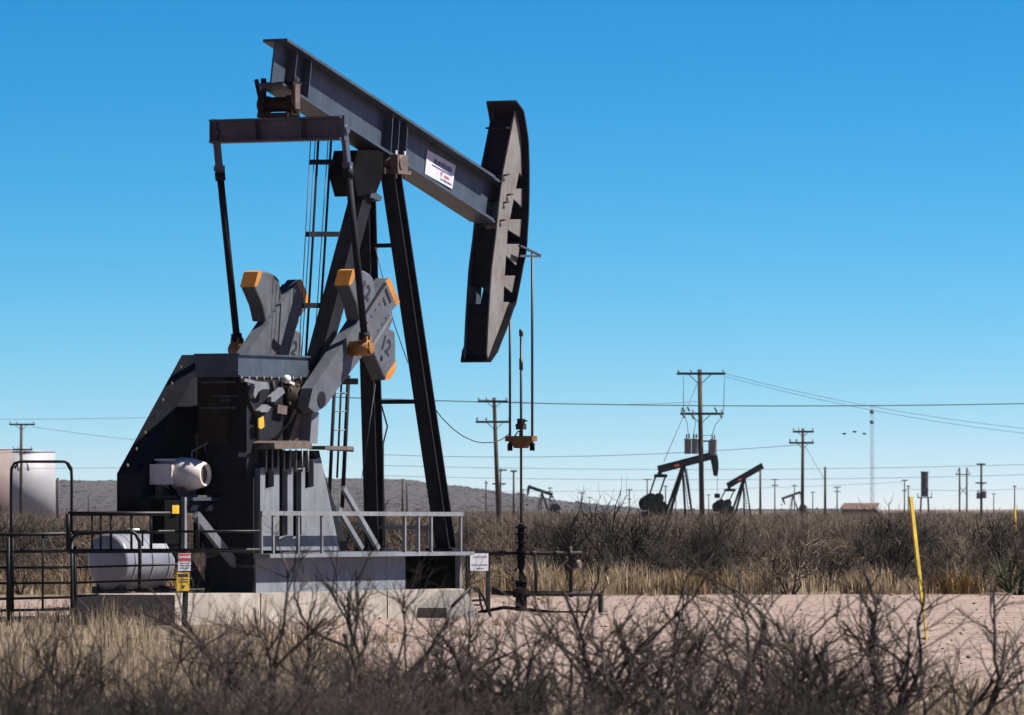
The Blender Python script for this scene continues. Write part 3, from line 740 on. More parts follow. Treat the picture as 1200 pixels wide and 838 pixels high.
# sloped block: a rear face and a top sloping back up to the slab
A0, A1 = PU(489, 721, PV(489, 721, VP + .3).x), None
uA = PV(505, 718, VP + .2).x
uB = PV(541, 700, VP + .2).x
v0, v1 = VP + .02, VP + .55
zt_ = PV(530, 692, VP).z
uS = uA - .15
vs = [loc(uS, v0 - .4, 0), loc(uS, v1, 0), loc(uS + .05, v1, .17), loc(uS + .05, v0 - .4, .17), loc(uB - .1, v0 - .4, zt_), loc(uB - .1, v1, zt_), loc(uB, v1, 0), loc(uB, v0 - .4, 0)]
v0 = VP + .004
vs = [loc(uS, v0, -.02), loc(uS, v1, -.02), loc(uS + .05, v1, .17), loc(uS + .05, v0, .17), loc(uS + .75, v0, zt_ + .01), loc(uS + .75, v1, zt_ + .01), loc(uB, v1, -.02), loc(uB, v0, -.02)]
g.add(vs, [(0, 1, 2, 3), (3, 2, 5, 4), (4, 5, 6, 7), (1, 6, 5, 2), (0, 3, 4, 7), (0, 7, 6, 1)])
g.build('block', 'concretedark', rb)
g = MB(); v1 += .02
g.tube([loc(uS + .2, v1, .2), loc(uS + .85, v1, zt_ + .06), loc(uS + 1.1, v1, zt_ + .05), loc(uS + 1.35, v1, .3), loc(uS + 1.6, v1, -.02)], .025, 8)
g.build('bent_handle', 'gate', rb)

# ------------------------------------------------------------------ small signs
def sign_post_pair():
    Y = 118.0
    o = empty('lease_sign', at(560, 718, Y)); tag(o, 'small white notice sign on two thin posts beside the foundation', 'sign')
    L_ = lambda x, y, dy=0: at(x, y, Y + dy) - o.location
    for x in (548, 572): MB().bar(L_(x, 720), L_(x, 646), .05, .05).build('post', 'gate', o)
    MB().bar(L_(546, 646.5), L_(574, 646.5), .04, .04).build('top_bar', 'gate', o)
    g = MB(); g.bar(L_(548, 704), L_(572, 703), .03, .04); g.bar(L_(545, 709), L_(564, 709), .03, .03); g.tube([L_(556, 690), L_(562, 695), L_(563, 706), L_(566, 717)], .018, 6); g.build('lower_bar', 'gate', o)
    pl = MB().prism([L_(549.3, 648.5, -.04), L_(570.8, 648.5, -.04), L_(570.8, 669, -.04), L_(549.3, 669, -.04)], (0, .015, 0)).build('panel', 'sign', o)
    g = MB(); rg = random.Random(4)
    for y, a, b_ in ((652, 553, 567), (661.5, 551, 569), (665.5, 557, 565)):
        x = a
        while x < b_:
            w = rg.uniform(.8, 2); g.prism([L_(x, y, -.043), L_(x + w, y, -.043), L_(x + w, y + 1.3, -.043), L_(x, y + 1.3, -.043)], (0, .002, 0)); x += w + .8
    g.build('lettering', 'blueink', pl)
    o.rotation_euler = (0, 0, R(36)); o.scale = (1.22, 1, 1)
sign_post_pair()
def danger_sign():
    Y = 103.6
    o = empty('warning_sign', at(212, 722, Y)); tag(o, 'red, white and yellow danger signs on a thin post by the gate', 'sign')
    L_ = lambda x, y, dy=0: at(x, y, Y + dy) - o.location
    MB().bar(L_(216, 742), L_(220, 646), .06, .06).build('post', 'gate', o)
    Q = lambda x0, y0, x1, y1, d: [L_(x0, y0, d), L_(x1, y0, d), L_(x1, y1, d), L_(x0, y1, d)]
    pl = MB().prism(Q(205.5, 648.5, 221.5, 669, -.06), (0, .012, 0)).build('danger_panel', 'sign', o)
    MB().prism(Q(206, 649, 221, 657.5, -.064), (0, .003, 0)).build('red_band', 'redink', pl)
    text_mesh('DANGER', .052, 'danger_text', 'white', pl, Matrix.Translation(L_(213.5, 653, -.068)) @ Matrix.Rotation(R(90), 4, 'X'))
    g = MB(); rg = random.Random(2)
    for y in (659.5, 662.3, 665.2):
        x = 207.5
        while x < 219.5:
            w = rg.uniform(.8, 1.8); g.prism(Q(x, y, x + w, y + 1, -.064), (0, .003, 0)); x += w + .7
    g.build('lettering', 'blackink', pl)
    pl = MB().prism(Q(203.5, 671, 220, 692.5, -.06), (0, .012, 0)).build('caution_panel', 'yellow', o)
    g = MB()
    g.prism(Q(205, 672.5, 218.5, 676, -.064), (0, .003, 0))
    for y in (678.5, 681.3):
        x = 206
        while x < 217.5:
            w = rg.uniform(.8, 1.8); g.prism(Q(x, y, x + w, y + 1.1, -.064), (0, .003, 0)); x += w + .7
    g.prism([L_(209.5, 686, -.064), L_(214.5, 686, -.064), L_(212, 690.5, -.064)], (0, .003, 0))
    g.build('lettering', 'blackink', pl)
    o.rotation_euler = (0, 0, R(36)); o.scale = (1.08, 1, 1)
danger_sign()

# ------------------------------------------------------------------ gates and pipe fence on the left
def pipes(name, Y, lines, label, cat, r=.03, m='gate', group=None, lit=None):
    o = empty(name, at(lines[0][0][0][0], 718, Y)); o.location.z = 0
    tag(o, label, cat, group)
    for part, ls in lines_by(lines).items():
        for pts, rr in ls:
            pass
    byp = {}
    for pts, part, rr in lines: byp.setdefault(part, []).append((pts, rr))
    for part, ls in byp.items():
        sep = True
        g = MB()
        for pts, rr in ls:
            P_ = [at(x, y, Y) - o.location for x, y in pts]
            g.tube(P_, rr * .78, 8)
            if sep: g.build(part, m, o); g = MB()
        if not sep: g.build(part, m, o)
    return o
def lines_by(l): return {}
YG = 104.6
pipes('pipe_arch', YG + .3, [([(13, 737), (13, 560), (13.5, 549), (17, 543), (24, 541), (75, 541), (80, 543), (83.5, 549), (84, 560), (84, 737)], 'frame', .03), ([(17, 549), (21, 543)], 'brace', .02), ([(78, 543), (83, 552)], 'brace', .02)],
      'tall rounded pipe arch rising above the gates before the storage tank', 'pipe arch', m='gate')
pipes('pipe_gate', YG, [([(-30, 627.5), (85, 625.5)], 'rail', .034), ([(-30, 647), (85, 646)], 'rail', .028), ([(-30, 665.5), (85, 665)], 'rail', .026), ([(-30, 684), (85, 683)], 'rail', .026), ([(-30, 702.5), (85, 700)], 'rail', .026), ([(-30, 716), (85, 714)], 'rail', .028),
      ([(10, 737), (10, 630)], 'post', .05), ([(15, 718), (15, 627)], 'upright', .026), ([(50, 714), (50, 627)], 'upright', .024), ([(84, 737), (84, 627)], 'post', .032)],
      'black pipe gate of six rails at the left edge, tall arch rising over it', 'gate')
pipes('pipe_gate', YG - .4, [([(80, 602), (200, 602)], 'rail', .045), ([(80, 602), (80, 645)], 'post', .05), ([(84, 624), (205, 623)], 'rail', .035), ([(80, 646), (305, 645)], 'rail', .045), ([(108, 602), (108, 646)], 'upright', .022), ([(118, 602), (118, 646)], 'upright', .026), ([(130, 602), (130, 646)], 'upright', .028), ([(154, 602), (154, 646)], 'upright', .026), ([(177, 602), (177, 646)], 'upright', .03),
      ([(205, 623), (305, 622.5)], 'rail', .025), ([(232, 605), (232, 647)], 'upright', .035)],
      'heavy black raised gate frame reaching to the warning sign', 'gate')
pipes('pipe_gate', YG - .8, [([(79, 646), (84, 632), (90, 625.5), (152, 622), (159, 626), (163.5, 635), (164, 660), (163, 690)], 'frame', .038), ([(88, 737), (88, 640)], 'post', .034), ([(88, 665), (225, 661)], 'rail', .022), ([(88, 683), (225, 678.5)], 'rail', .022), ([(88, 699), (115, 697), (115, 684)], 'rail', .022), ([(167, 640), (167, 626), (171, 622), (175, 622)], 'brace', .02), ([(115, 692), (240, 691)], 'rail', .022)],
      'low black gate with one rounded top corner before the white tank', 'gate')

# white horizontal tank behind the gates
YT = 124.0
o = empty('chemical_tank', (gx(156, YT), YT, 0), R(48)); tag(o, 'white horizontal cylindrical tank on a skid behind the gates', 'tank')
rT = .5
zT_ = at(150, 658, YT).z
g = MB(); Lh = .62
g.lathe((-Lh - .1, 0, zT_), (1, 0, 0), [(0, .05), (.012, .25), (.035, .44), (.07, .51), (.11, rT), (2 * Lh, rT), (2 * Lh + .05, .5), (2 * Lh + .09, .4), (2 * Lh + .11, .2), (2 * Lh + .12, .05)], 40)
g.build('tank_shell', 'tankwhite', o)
g = MB()
for x in (-.55, .55): g.box((x, 0, zT_ - rT - .1), (.12, .9, .3))
for y in (-.4, .4): g.box((0, y, zT_ - rT - .26), (2.2, .1, .12))
g.build('skid', 'gate', o)
g = MB()
for x in (-.45, 0, .42): g.lathe((x, 0, zT_), (1, 0, 0), [(0, rT + .006), (.05, rT + .006)], 36)
g.build('strap', 'railpale', o)
g = MB(); g.cyl((0, 0, zT_ + rT - .02), (0, 0, zT_ + rT + .1), .12, n=14); g.build('fill_cap', 'white', o)

# ------------------------------------------------------------------ yellow marker posts
def marker(x0, y0, x1, y1, Y, label):
    b0, t0 = at(x1, y1, Y), at(x0, y0, Y)
    o = empty('marker_post', b0); tag(o, label, 'marker post', 'yellow marker posts')
    d = Matrix.Rotation(R(-38), 3, 'Z') @ (t0 - b0)
    g = MB(); g.bar(d * .25, d, .055, .03, up=(0, 1, 0)); g.build('post', 'post', o)
    g = MB(); g.bar(d * .001, d * .28, .025, .02, up=(0, 1, 0)); g.build('lower_post', 'post', o); o.rotation_euler = (0, 0, R(38))
marker(1067, 582, 1086, 752, gY(752), 'tall leaning yellow marker post at the gravel edge')
marker(1189, 594, 1192, 640, 190.0, 'small upright yellow marker post in the brush at far right')

# ------------------------------------------------------------------ background pumpjacks
def small_pump(x_apex, y_apex, D, face, yaw, tilt, label, head=True, ladder=True, k=1.0, mtl='black', col='redink'):
    """x_apex,y_apex: pixel of the centre bearing; face=+1 head to the right"""
    ap = at(x_apex, y_apex, D); H = ap.z
    o = empty('pumpjack', (ap.x, D, 0), yaw if face > 0 else math.pi - yaw)
    tag(o, label, 'pumpjack', 'pumpjacks of the oil field')
    s = H / 5.6
    ct, st_ = math.cos(tilt), math.sin(tilt)
    bd = Vector((ct, 0, st_)); bn = Vector((-st_, 0, ct)); cpt = Vector((0, 0, H))
    rear, front = cpt - bd * 2.6 * s, cpt + bd * 3.15 * s
    g = MB(); g.hbar(rear + bn * .25 * s, front + bn * .25 * s, .3 * s, .68 * s, .09 * s, .2 * s, up=bn); bm = g.build('walking_beam', mtl, o)
    if col:
        g = MB(); q = cpt - bd * 1.0 * s + bn * .22 * s
        for sg in (-1, 1): g.bar(q + Vector((0, sg * .15 * s, 0)), q + bd * .5 * s + Vector((0, sg * .15 * s, 0)), .01, .16 * s, up=bn)
        g.build('beam_sign', 'redink' if col == 'redink' else 'sign', bm)
    if head:
        hx = front + bn * .3 * s
        pts = []
        Rr = 3.5 * s
        for i in range(9):
            a = tilt + R(10 - 38 * i / 8) - R(0)
            pts.append(cpt + Vector((math.cos(a), 0, math.sin(a))) * Rr)
        poly = pts + [cpt + Vector((math.cos(tilt - R(28)), 0, math.sin(tilt - R(28)))) * Rr * .96, front - bn * .1 * s - bd * .15 * s, front + bn * .62 * s - bd * .1 * s]
        g = MB(); g.prism([p + Vector((0, -.25 * s, 0)) for p in poly], (0, .5 * s, 0)); g.build('horsehead', mtl, o)
        ez = H * .45; xx = (cpt + Vector((Rr, 0, 0))).x
        g = MB(); g.tube([(xx, 0, pts[3].z), (xx, 0, .8)], .02, 5); g.box((xx, 0, H * .52), (.3 * s, .5 * s, .4 * s)); g.build('rod', mtl, o)
    for sg in (-1, 1):
        MB().bar((.7 * s, sg * .75 * s, 0), (0, sg * .2 * s, H), .16 * s, .16 * s).build('samson_post_leg', mtl, o)
        MB().bar((-1.9 * s, sg * .4 * s, .6), (-.05 * s, sg * .15 * s, H - .1), .2 * s, .2 * s).build('rear_leg', mtl, o)
    if ladder:
        g = MB()
        for sg in (-1, 1): g.tube([(1.15 * s + sg * .2 * s, .5 * s, .5), (.3 * s + sg * .2 * s, .3 * s, H - .2)], .03, 5)
        for i in range(14):
            t = i / 14; g.bar((1.15 * s - .85 * s * t - .2 * s, .5 * s - .2 * t * s, .5 + (H - .7) * t), (1.15 * s - .85 * s * t + .2 * s, .5 * s - .2 * t * s, .5 + (H - .7) * t), .05, .05)
        g.build('ladder', mtl, o)
    # equalizer, pitmans, cranks
    eqp = rear - bn * .35 * s + bd * .1 * s
    g = MB(); g.bar(eqp + Vector((0, -.95 * s, 0)), eqp + Vector((0, .95 * s, 0)), .3 * s, .3 * s); g.bar(rear + bn * .0, eqp, .3 * s, .3 * s); g.build('equalizer_beam', mtl, o)
    sx, sz = -2.7 * s, 1.75 * s
    pn = Vector((sx - .5 * s, 0, sz + .75 * s))
    for sg in (-1, 1):
        MB().bar(eqp + Vector((0, sg * .9 * s, 0)), pn + Vector((0, sg * .9 * s, 0)), .1 * s, .12 * s).build('pitman_arm', mtl, o)
        g = MB(); g.bar((sx, sg * .7 * s, sz), Vector((sx - .95 * s, sg * .7 * s, sz + 1.1 * s)), .2 * s, .4 * s)
        g.lathe((sx - .85 * s, sg * .7 * s - .15 * s, sz + .45 * s), (0, 1, 0), [(0, .55 * s), (.3 * s, .62 * s)], 14); g.lathe((sx - .25 * s, sg * .7 * s - .15 * s, sz + .95 * s), (0, 1, 0), [(0, .45 * s), (.3 * s, .45 * s)], 14)
        g.build('crank', mtl, o)
    g = MB(); g.box((sx, 0, sz - .1 * s), (1.3 * s, 1.0 * s, 1.1 * s)); g.lathe((sx + .2 * s, -.5 * s, sz + .1 * s), (0, 1, 0), [(0, .6 * s), (1.0 * s, .6 * s)], 16); g.box((sx, 0, .7 * s), (1.9 * s, 1.2 * s, 1.3 * s)); g.box((sx - .9 * s, 0, 1.0 * s), (.9 * s, 1.0 * s, 1.0 * s)); g.build('gear_reducer', mtl, o)
    g = MB(); g.box((-1.5 * s, 0, .25 * s), (5.6 * s, 1.6 * s, .45 * s)); g.build('base_skid', mtl, o)
    return o
small_pump(801, 546, 630, 1, R(28), R(13), 'black pumpjack behind the transformer pole, nearest of the distant ones', True)
small_pump(872, 561, 727, 1, R(35), R(25), 'black pumpjack without a horsehead, right of the transformer pole', False)
small_pump(635, 577, 1270, -1, R(25), R(17), 'tiny far pumpjack on the skyline right of the wellhead', True, col=None)
small_pump(929, 581, 2000, -1, R(20), R(-19), 'tiny far pumpjack under the twin crossarm pole, head lowered', True, col=None)

# ------------------------------------------------------------------ utility poles
anchors = {}
def pole(x, ytop, D, arms, label, xb=None, cans=(), guy=None, r=.15, m='pole', name='utility_pole', ins=True, group='utility poles'):
    xb = x if xb is None else xb
    base = Vector((gx(xb, D), D, 0)); o = empty(name, base); tag(o, label, 'utility pole', group)
    tp = at(x, ytop, D) - base
    MB().tube([(0, 0, -.2), tp], r, 10, r * .75).build('shaft', m, o)
    far = D > 900
    def on(y):
        z = at(x, y, D).z; return tp * (z / tp.z)
    for (y, xl, xr) in arms:
        c = on(y); a, b_ = at(xl, y, D) - base, at(xr, y, D) - base
        off = Vector((0, -r * .9 - .06, 0))
        g = MB(); g.bar(a + off, b_ + off, .12, .16); 
        if not far:
            w = (b_.x - a.x)
            for sg in (-1, 1): g.bar(c + off * .95 + Vector((sg * w * .22, .0, -.08)), c + off * .95 + Vector((sg * .05, 0, -w * .22)), .04, .05)
        ao = g.build('crossarm', m, o)
        if ins:
            for k, t in enumerate((.04, .3, .96)):
                p = a + (b_ - a) * t + off
                MB().lathe(p + Vector((0, 0, .08)), (0, 0, 1), [(0, .03), (.06, .03), (.07, .08), (.13, .085), (.15, .05), (.22, .045), (.25, .02)], 8).build('insulator', 'porcelain' if not far else m, ao)
        anchors[(label, y)] = (base + a + off, base + b_ + off)
    for (cx_, cy_, w_, h_) in cans:
        p = at(cx_, cy_, D) - base; s = D / F
        rr = w_ * s / 2; hh = h_ * s
        g = MB(); g.lathe(p + Vector((0, -.05, -hh / 2)), (0, 0, 1), [(0, rr * .95), (.04, rr), (hh * .93, rr), (hh * .95, rr * 1.08), (hh, rr * 1.05)], 16)
        co = g.build('transformer', 'can', o)
        g = MB()
        for dx in (-.35, .35): g.lathe(p + Vector((dx * rr, -.05, hh / 2)), (0, 0, 1), [(0, .04), (.1, .06), (.3, .04), (.32, .02)], 8)
        g.build('bushing', 'porcelain', co)
    if guy:
        (gx0, gy0), (gx1, gy1) = guy
        MB().tube([at(gx0, gy0, D) - base, at(gx1, gy1, D - 4) - base], .02, 5).build('guy_wire', 'wire', o)
    return o
big = pole(820, 433, 452, [(438, 793, 850), (485, 797, 848)], 'tall wooden pole carrying three grey transformers before the black pumpjacks', xb=823,
     cans=((806, 523, 8, 18), (814.5, 523, 8, 18), (836, 524, 8, 19)), guy=((817, 450), (778, 541)), r=.19)
bs = big.location
g = MB()
for pts in ([(801, 441), (801, 482)], [(849, 441), (848, 482)], [(802, 485), (805, 495), (807, 512)], [(813, 484), (815, 497), (812, 512)], [(845, 490), (838, 498), (834, 512)], [(816, 511), (834, 510)]):
    g.tube([at(x, y, 451.4) - bs for x, y in pts], .022, 5)
g.build('jumper_wire', 'wire', big)
g = MB()
for x, y in ((801, 487), (812, 488), (845, 487), (801, 480), (807, 479), (839, 480)): g.tube([at(x - 1.5, y - 2.5, 451.2) - bs, at(x + 1, y + 3, 451.2) - bs], .06, 6)
g.build('fuse_cutout', 'farsteel', big)
g = MB(); p = at(829, 517, 452) - bs; g.bar(at(822, 517, 452) - bs, at(834, 517, 452) - bs, .1, .1); g.bar(at(831, 517, 452) - bs, at(831, 535, 452) - bs, .1, .1); g.build('transformer_bracket', 'farsteel', big)
pole(579, 466, 493, [(470.5, 560, 595), (494.5, 557.5, 598.5)], 'leaning wooden pole with two crossarms left of the hanging carrier bar', xb=585, r=.18)
pole(586.5, 549, 760, [(551, 585, 594), (567, 577, 593)], 'thin far pole close right of the leaning pole', r=.12, m='farpole', ins=False)
pole(602, 553, 700, [(552, 598, 606)], 'far pole seen right behind the polished rod', r=.13, m='farpole', ins=False)
pole(569.5, 563, 1000, [(566, 568, 572)], 'short far pole left of the leaning pole before the hill', r=.13, m='farpole', ins=False)
pole(941, 502, 560, [(506, 929, 953.5), (519, 924.5, 953.5)], 'wooden pole with two crossarms right of the headless pumpjack', xb=940, guy=((944, 524), (967, 563)), r=.16)
pole(967, 547, 640, [], 'bare pole without crossarms near the guy wire', r=.14, ins=False)
pole(891, 551, 700, [], 'bare pole without crossarms beside the headless pumpjack', r=.14, ins=False)
lp = pole(25, 497, 640, [(497.5, 11, 41), (527, 15, 38)], 'wooden pole in front of the white storage tank', xb=24.5, r=.17)
g = MB()
for x in (21.5, 33): g.cyl(at(x, 541, 639.3) - lp.location, at(x, 552, 639.3) - lp.location, .13, n=8)
g.build('surge_arrester', 'sign', lp)
pole(1150, 543, 800, [(544, 1144, 1155), (566, 1143, 1156)], 'dark far pole with two boxes at right', cans=((1146.5, 581, 4.5, 7), (1153.5, 580, 5, 8)), r=.17, m='farpole', ins=False)
o = empty('h_frame_pole', (gx(1128.5, 1300), 1300, 0)); tag(o, 'two legged wooden power pole frame with cross bracing', 'utility pole', 'utility poles')
L_ = lambda x, y: at(x, y, 1300) - o.location
for x in (1124.5, 1133): MB().tube([L_(x, 600), L_(x, 548)], .17, 6).build('shaft', 'farpole', o)
g = MB(); g.bar(L_(1120, 556), L_(1137, 556), .15, .2); g.bar(L_(1124.5, 570), L_(1133, 580), .1, .12); g.bar(L_(1133, 570), L_(1124.5, 580), .1, .12); g.bar(L_(1124, 549), L_(1120, 556), .1, .1); g.bar(L_(1133, 549), L_(1137, 556), .1, .1)
g.build('crossarm', 'farpole', o)
small = [(1060, 562, 1150, ((563, 1056, 1063.5), (575, 1057, 1063)), 'far pole just left of the yellow marker post top'),
         (1064.5, 569, 1300, ((570, 1062, 1067),), 'short far pole touching the yellow marker post top'),
         (908, 561, 1200, ((562, 904, 912), (569, 904, 912)), 'far pole with two crossarms right of the bare pole'),
         (931, 568, 1500, ((569, 928, 934),), 'far pole over the small pumpjack with lowered head'),
         (952.5, 576, 1600, ((577, 950, 955),), 'tiny far pole between the two taller poles'),
         (981, 570, 1300, ((571, 976.5, 985.5), (576, 977, 985)), 'far pole left of the lattice mast'),
         (1189, 569, 1150, ((570, 1187, 1191),), 'far pole above the small yellow post at right edge'),
         (1164.5, 578, 1700, ((579, 1162, 1167),), 'tiny far pole right of the dark pole with boxes'),
         (737.5, 573, 1300, ((574, 734, 741), (585, 735, 740)), 'far pole left of the black pumpjack cranks'),
         (758.5, 561, 1100, ((562, 754, 763),), 'far pole right behind the pumpjack cranks'),
         (780, 569, 1300, ((570, 777.5, 782.5),), 'far pole between the pitmans and legs of the black pumpjack'),
         (792, 578, 1700, ((579, 790, 794),), 'tiny far pole under the walking beam of the black pumpjack'),
         (830.5, 579, 1700, ((580, 828, 833),), 'tiny far pole right of the transformer pole'),
         (681.5, 577, 1600, ((578, 677, 686),), 'tiny far pole left in the skyline pair beside the wellhead'),
         (691, 582, 1900, ((583, 688, 694),), 'tiniest far pole right in the skyline pair'),
         (644.5, 571, 1400, ((572, 641.5, 647.5), (576, 641, 648)), 'far pole right behind the skyline pumpjack'),
         (613, 573, 1500, ((574, 609, 617), (579, 610, 616)), 'far pole left of the skyline pumpjack'),
         (472, 561, 620, (), 'bare post between the two samson legs before the hill'),
         (477, 566, 700, (), 'thinner bare post just right of the post between the legs'),
         (67.5, 560, 500, (), 'bare post right beside the storage tank'),
         (104, 580, 800, (), 'thin bare post between tank and pumpjack')]
for x, y, D, arms, lab in small:
    pole(x, y, D, arms, lab, r=.13 if D < 1250 else .15, m='farpole', ins=False)

# ------------------------------------------------------------------ overhead wires
def wire(pts, label, sag=0.0, r=.02):
    P_ = [at(*p) for p in pts]
    a, b_ = P_[0], P_[-1]
    if len(P_) == 2:
        n = 14; P2_ = []
        for i in range(n + 1):
            t = i / n; p = a + (b_ - a) * t; p.z -= sag * 4 * t * (1 - t); P2_.append(p)
        P_ = P2_
    g = MB(); g.tube(P_, r, 5)
    o = g.build('overhead_wire', 'wire'); tag(o, label, 'wire', 'overhead power lines'); return o
wire([(380, 465, 505), (1400, 467.5, 505)], 'darkest nearly level wire crossing the right sky above the poles', .6, .038)
wire([(560, 468, 493), (820, 470.5, 540)], 'wire running right from the leaning pole top', .3, .02)
wire([(850, 438, 452), (1400, 515, 420)], 'upper of the two wires sloping down to the right edge', .9, .013)
wire([(849, 441, 452), (1400, 522, 420)], 'lower of the two wires sloping down to the right edge', .9, .013)
wire([(430, 532, 620), (941, 521, 560)], 'wire rising to the twin crossarm pole from the left', .6, .022)
wire([(430, 545, 900), (1300, 541, 900)], 'faint wire through the transformer cans', .8, .028)
wire([(430, 557, 1000), (1300, 553, 1000)], 'faint wire just under the cans', .9, .03)
wire([(380, 573, 1100), (1060, 565, 1150)], 'faint low wire running left from the pole by the yellow post', .9, .03)
wire([(1060, 573, 1150), (1300, 562, 1150)], 'faint low wire running right from the pole by the yellow post', .9, .03)
wire([(-100, 491, 640), (190, 489, 700)], 'upper left wire above the storage tank pole', .1, .024)
wire([(38, 500, 640), (230, 521, 700)], 'wire sloping down right from the storage tank pole', .2, .022)
wire([(-100, 548, 900), (240, 546, 900)], 'faint left wire just above the hill', .2, .025)
wire([(40, 528, 640), (-100, 535, 640)], 'short wire left of the storage tank pole', .1, .02)
g = MB(); pts_ = [at(x, y, 113.7 + 4 * t) for x, y, t in ((509, 478, 0), (518, 490, .1), (530, 502, .24), (542, 511, .38), (555, 517, .53), (566, 519, .66), (578, 518.5, .79), (588, 515, .9), (596, 509, 1))]
g.tube(pts_, .009, 6); o = g.build('load_cable', 'rope'); tag(o, 'thin dark cable drooping from a samson leg to the carrier bar', 'cable')
# cables hanging inside the samson frame
g = MB(); g.tube([PV(440, 290, .2), PV(452, 340, .3), PV(462, 380, .4), PV(478, 425, .5)], .008, 5); g.tube([PV(447, 475, 0), PV(454, 500, 0), PV(449, 520, 0), PV(449, 640, 0)], .014, 5); g.tube([PV(440, 450, 0), PV(424, 560, 0)], .007, 5)
g.build('loose_cable', 'rope', pump)

# ------------------------------------------------------------------ far structures
D = 2000
o = empty('lattice_mast', (gx(1022, D), D, 0)); tag(o, 'slim pale blue lattice radio mast on the horizon', 'mast')
Hm = at(1022, 473, D).z
g = MB()
for k in range(3):
    a = k * 2.094 + .4; g.tube([(.6 * math.cos(a), .6 * math.sin(a), 0), (.5 * math.cos(a), .5 * math.sin(a), Hm)], .06, 4)
nb = 26
for i in range(nb):
    z0, z1 = Hm * i / nb, Hm * (i + 1) / nb
    for k in range(3):
        a, b2 = k * 2.094 + .4, ((k + 1) % 3) * 2.094 + .4
        q0, q1 = (a, b2) if i % 2 else (b2, a)
        g.bar((.55 * math.cos(q0), .55 * math.sin(q0), z0), (.55 * math.cos(q1), .55 * math.sin(q1), z1), .06, .06)
g.build('lattice', 'hazegalv', o)
for y in (483, 495):
    p = at(1021.5, y, D) - o.location; MB().lathe(p + Vector((0, -.9, -.5)), (0, 0, 1), [(0, .3), (.2, .6), (.8, .6), (1.1, .3)], 10).build('antenna', 'farsteel', o)
D = 1500
o = empty('tower_tank', (gx(1083.5, D), D, 0)); tag(o, 'dark upright tank tower on legs behind the brush', 'tower')
s = D / F; zc = lambda y: at(1083, y, D).z
g = MB(); g.lathe((0, 0, zc(582)), (0, 0, 1), [(0, 4.3 * s), (zc(572) - zc(582), 4.3 * s), (zc(572) - zc(582), 4.5 * s), (zc(571) - zc(582), 4.3 * s), (zc(555) - zc(582), 4.3 * s), (zc(554) - zc(582), 4.7 * s), (zc(552.5) - zc(582), 4.7 * s)], 20)
g.build('shell', 'tower', o)
g = MB(); g.box((0, 0, zc(583)), (17 * s, 12 * s, 1.2 * s)); g.build('platform', 'farsteel', o)
for dx in (-5, 5):
    for dy in (-4, 4): MB().bar((dx * s, dy * s, 0), (dx * s * .8, dy * s, zc(583)), .3, .3).build('leg', 'farsteel', o)
g = MB(); g.bar((8 * s, 0, zc(583)), (8 * s, 0, zc(576)), .15, .15); g.bar((-8 * s, 0, zc(583)), (-8 * s, 0, zc(578)), .15, .15); g.build('railing', 'farsteel', o)
D = 860
s = D / F
o = empty('storage_tank', (gx(-36, D), D, 0)); tag(o, 'brownish storage tank cut off by the left edge, slightly taller of the two', 'storage tank', 'storage tanks')
h = at(-32, 527, D).z
MB().lathe((0, 0, 0), (0, 0, 1), [(0, 50 * s), (h, 50 * s)], 64).build('shell', 'tankbrown', o)
MB().lathe((0, 0, h + .01), (0, 0, 1), [(0, 50.6 * s), (.08, 50.6 * s), (.36, 10 * s), (.4, .3)], 64).build('roof', 'tank', o)
D = 910
s = D / F
o = empty('storage_tank', (gx(15, D), D, 0)); tag(o, 'big white steel storage tank behind the wooden pole, right one of two', 'storage tank', 'storage tanks')
h = at(15, 530, D).z
g = MB(); g.lathe((0, 0, 0), (0, 0, 1), [(0, 50 * s), (h, 50 * s)], 64); g.build('shell', 'tank', o)
g = MB(); g.lathe((0, 0, h + .01), (0, 0, 1), [(0, 50.6 * s), (.08, 50.6 * s), (.36, 10 * s), (.4, .3)], 64); g.build('roof', 'tank', o)
D = 1000; s = D / F
o = empty('hut', (gx(1003, D), D, 0)); tag(o, 'low hut with brown ridged roof peeking above the brush', 'hut')
zh = lambda y: at(1003, y, D).z
g = MB(); g.prism([(-17 * s, -2, 0), (-17 * s, -2, zh(596)), (-10 * s, -2, zh(590.5)), (-3 * s, -2, zh(596)), (-3 * s, -2, 0)], (0, 0, 0.001)); 
g = MB(); g.span((-16 * s, -2.4, 0), (24 * s, 2.4, zh(596.5))); g.build('wall', 'roof', o)
g = MB(); g.prism([(-18 * s, -2.8, zh(596.4)), (-18 * s, 2.8, zh(596.4)), (-14 * s, 0, zh(589.5))], (42 * s, 0, 0)); g.build('roof', 'roof', o)
for i, (x, y, lb) in enumerate(((989.5, 508.3, 'leftmost of the three small dark birds in flight'), (1001.5, 506, 'middle and highest of the three small dark birds in flight'), (1013, 508.3, 'rightmost of the three small dark birds in flight'))):
    o = empty('bird', at(x, y, 300)); tag(o, lb, 'bird', 'birds flying before the mast')
    g = MB(); g.lathe((-.1, 0, 0), (1, 0, 0), [(0, .01), (.04, .03), (.1, .045), (.16, .03), (.2, .008)], 8)
    for sg in (-1, 1): g.add([(-.04, sg * .02, .01), (.05, sg * .02, .01), (.02, sg * .1, .035), (-.07, sg * .1, .035), (-.04, sg * .2, .01), (.0, sg * .2, .01)], [(0, 1, 2, 3), (3, 2, 5, 4)])
    g.add([(-.1, .015, 0), (-.1, -.015, 0), (-.17, -.03, 0), (-.17, .03, 0)], [(0, 1, 2, 3)])
    g.build('body', 'bird', o, fix=False)
    o.rotation_euler = (0, 0, [.3, -.2, .1][i])

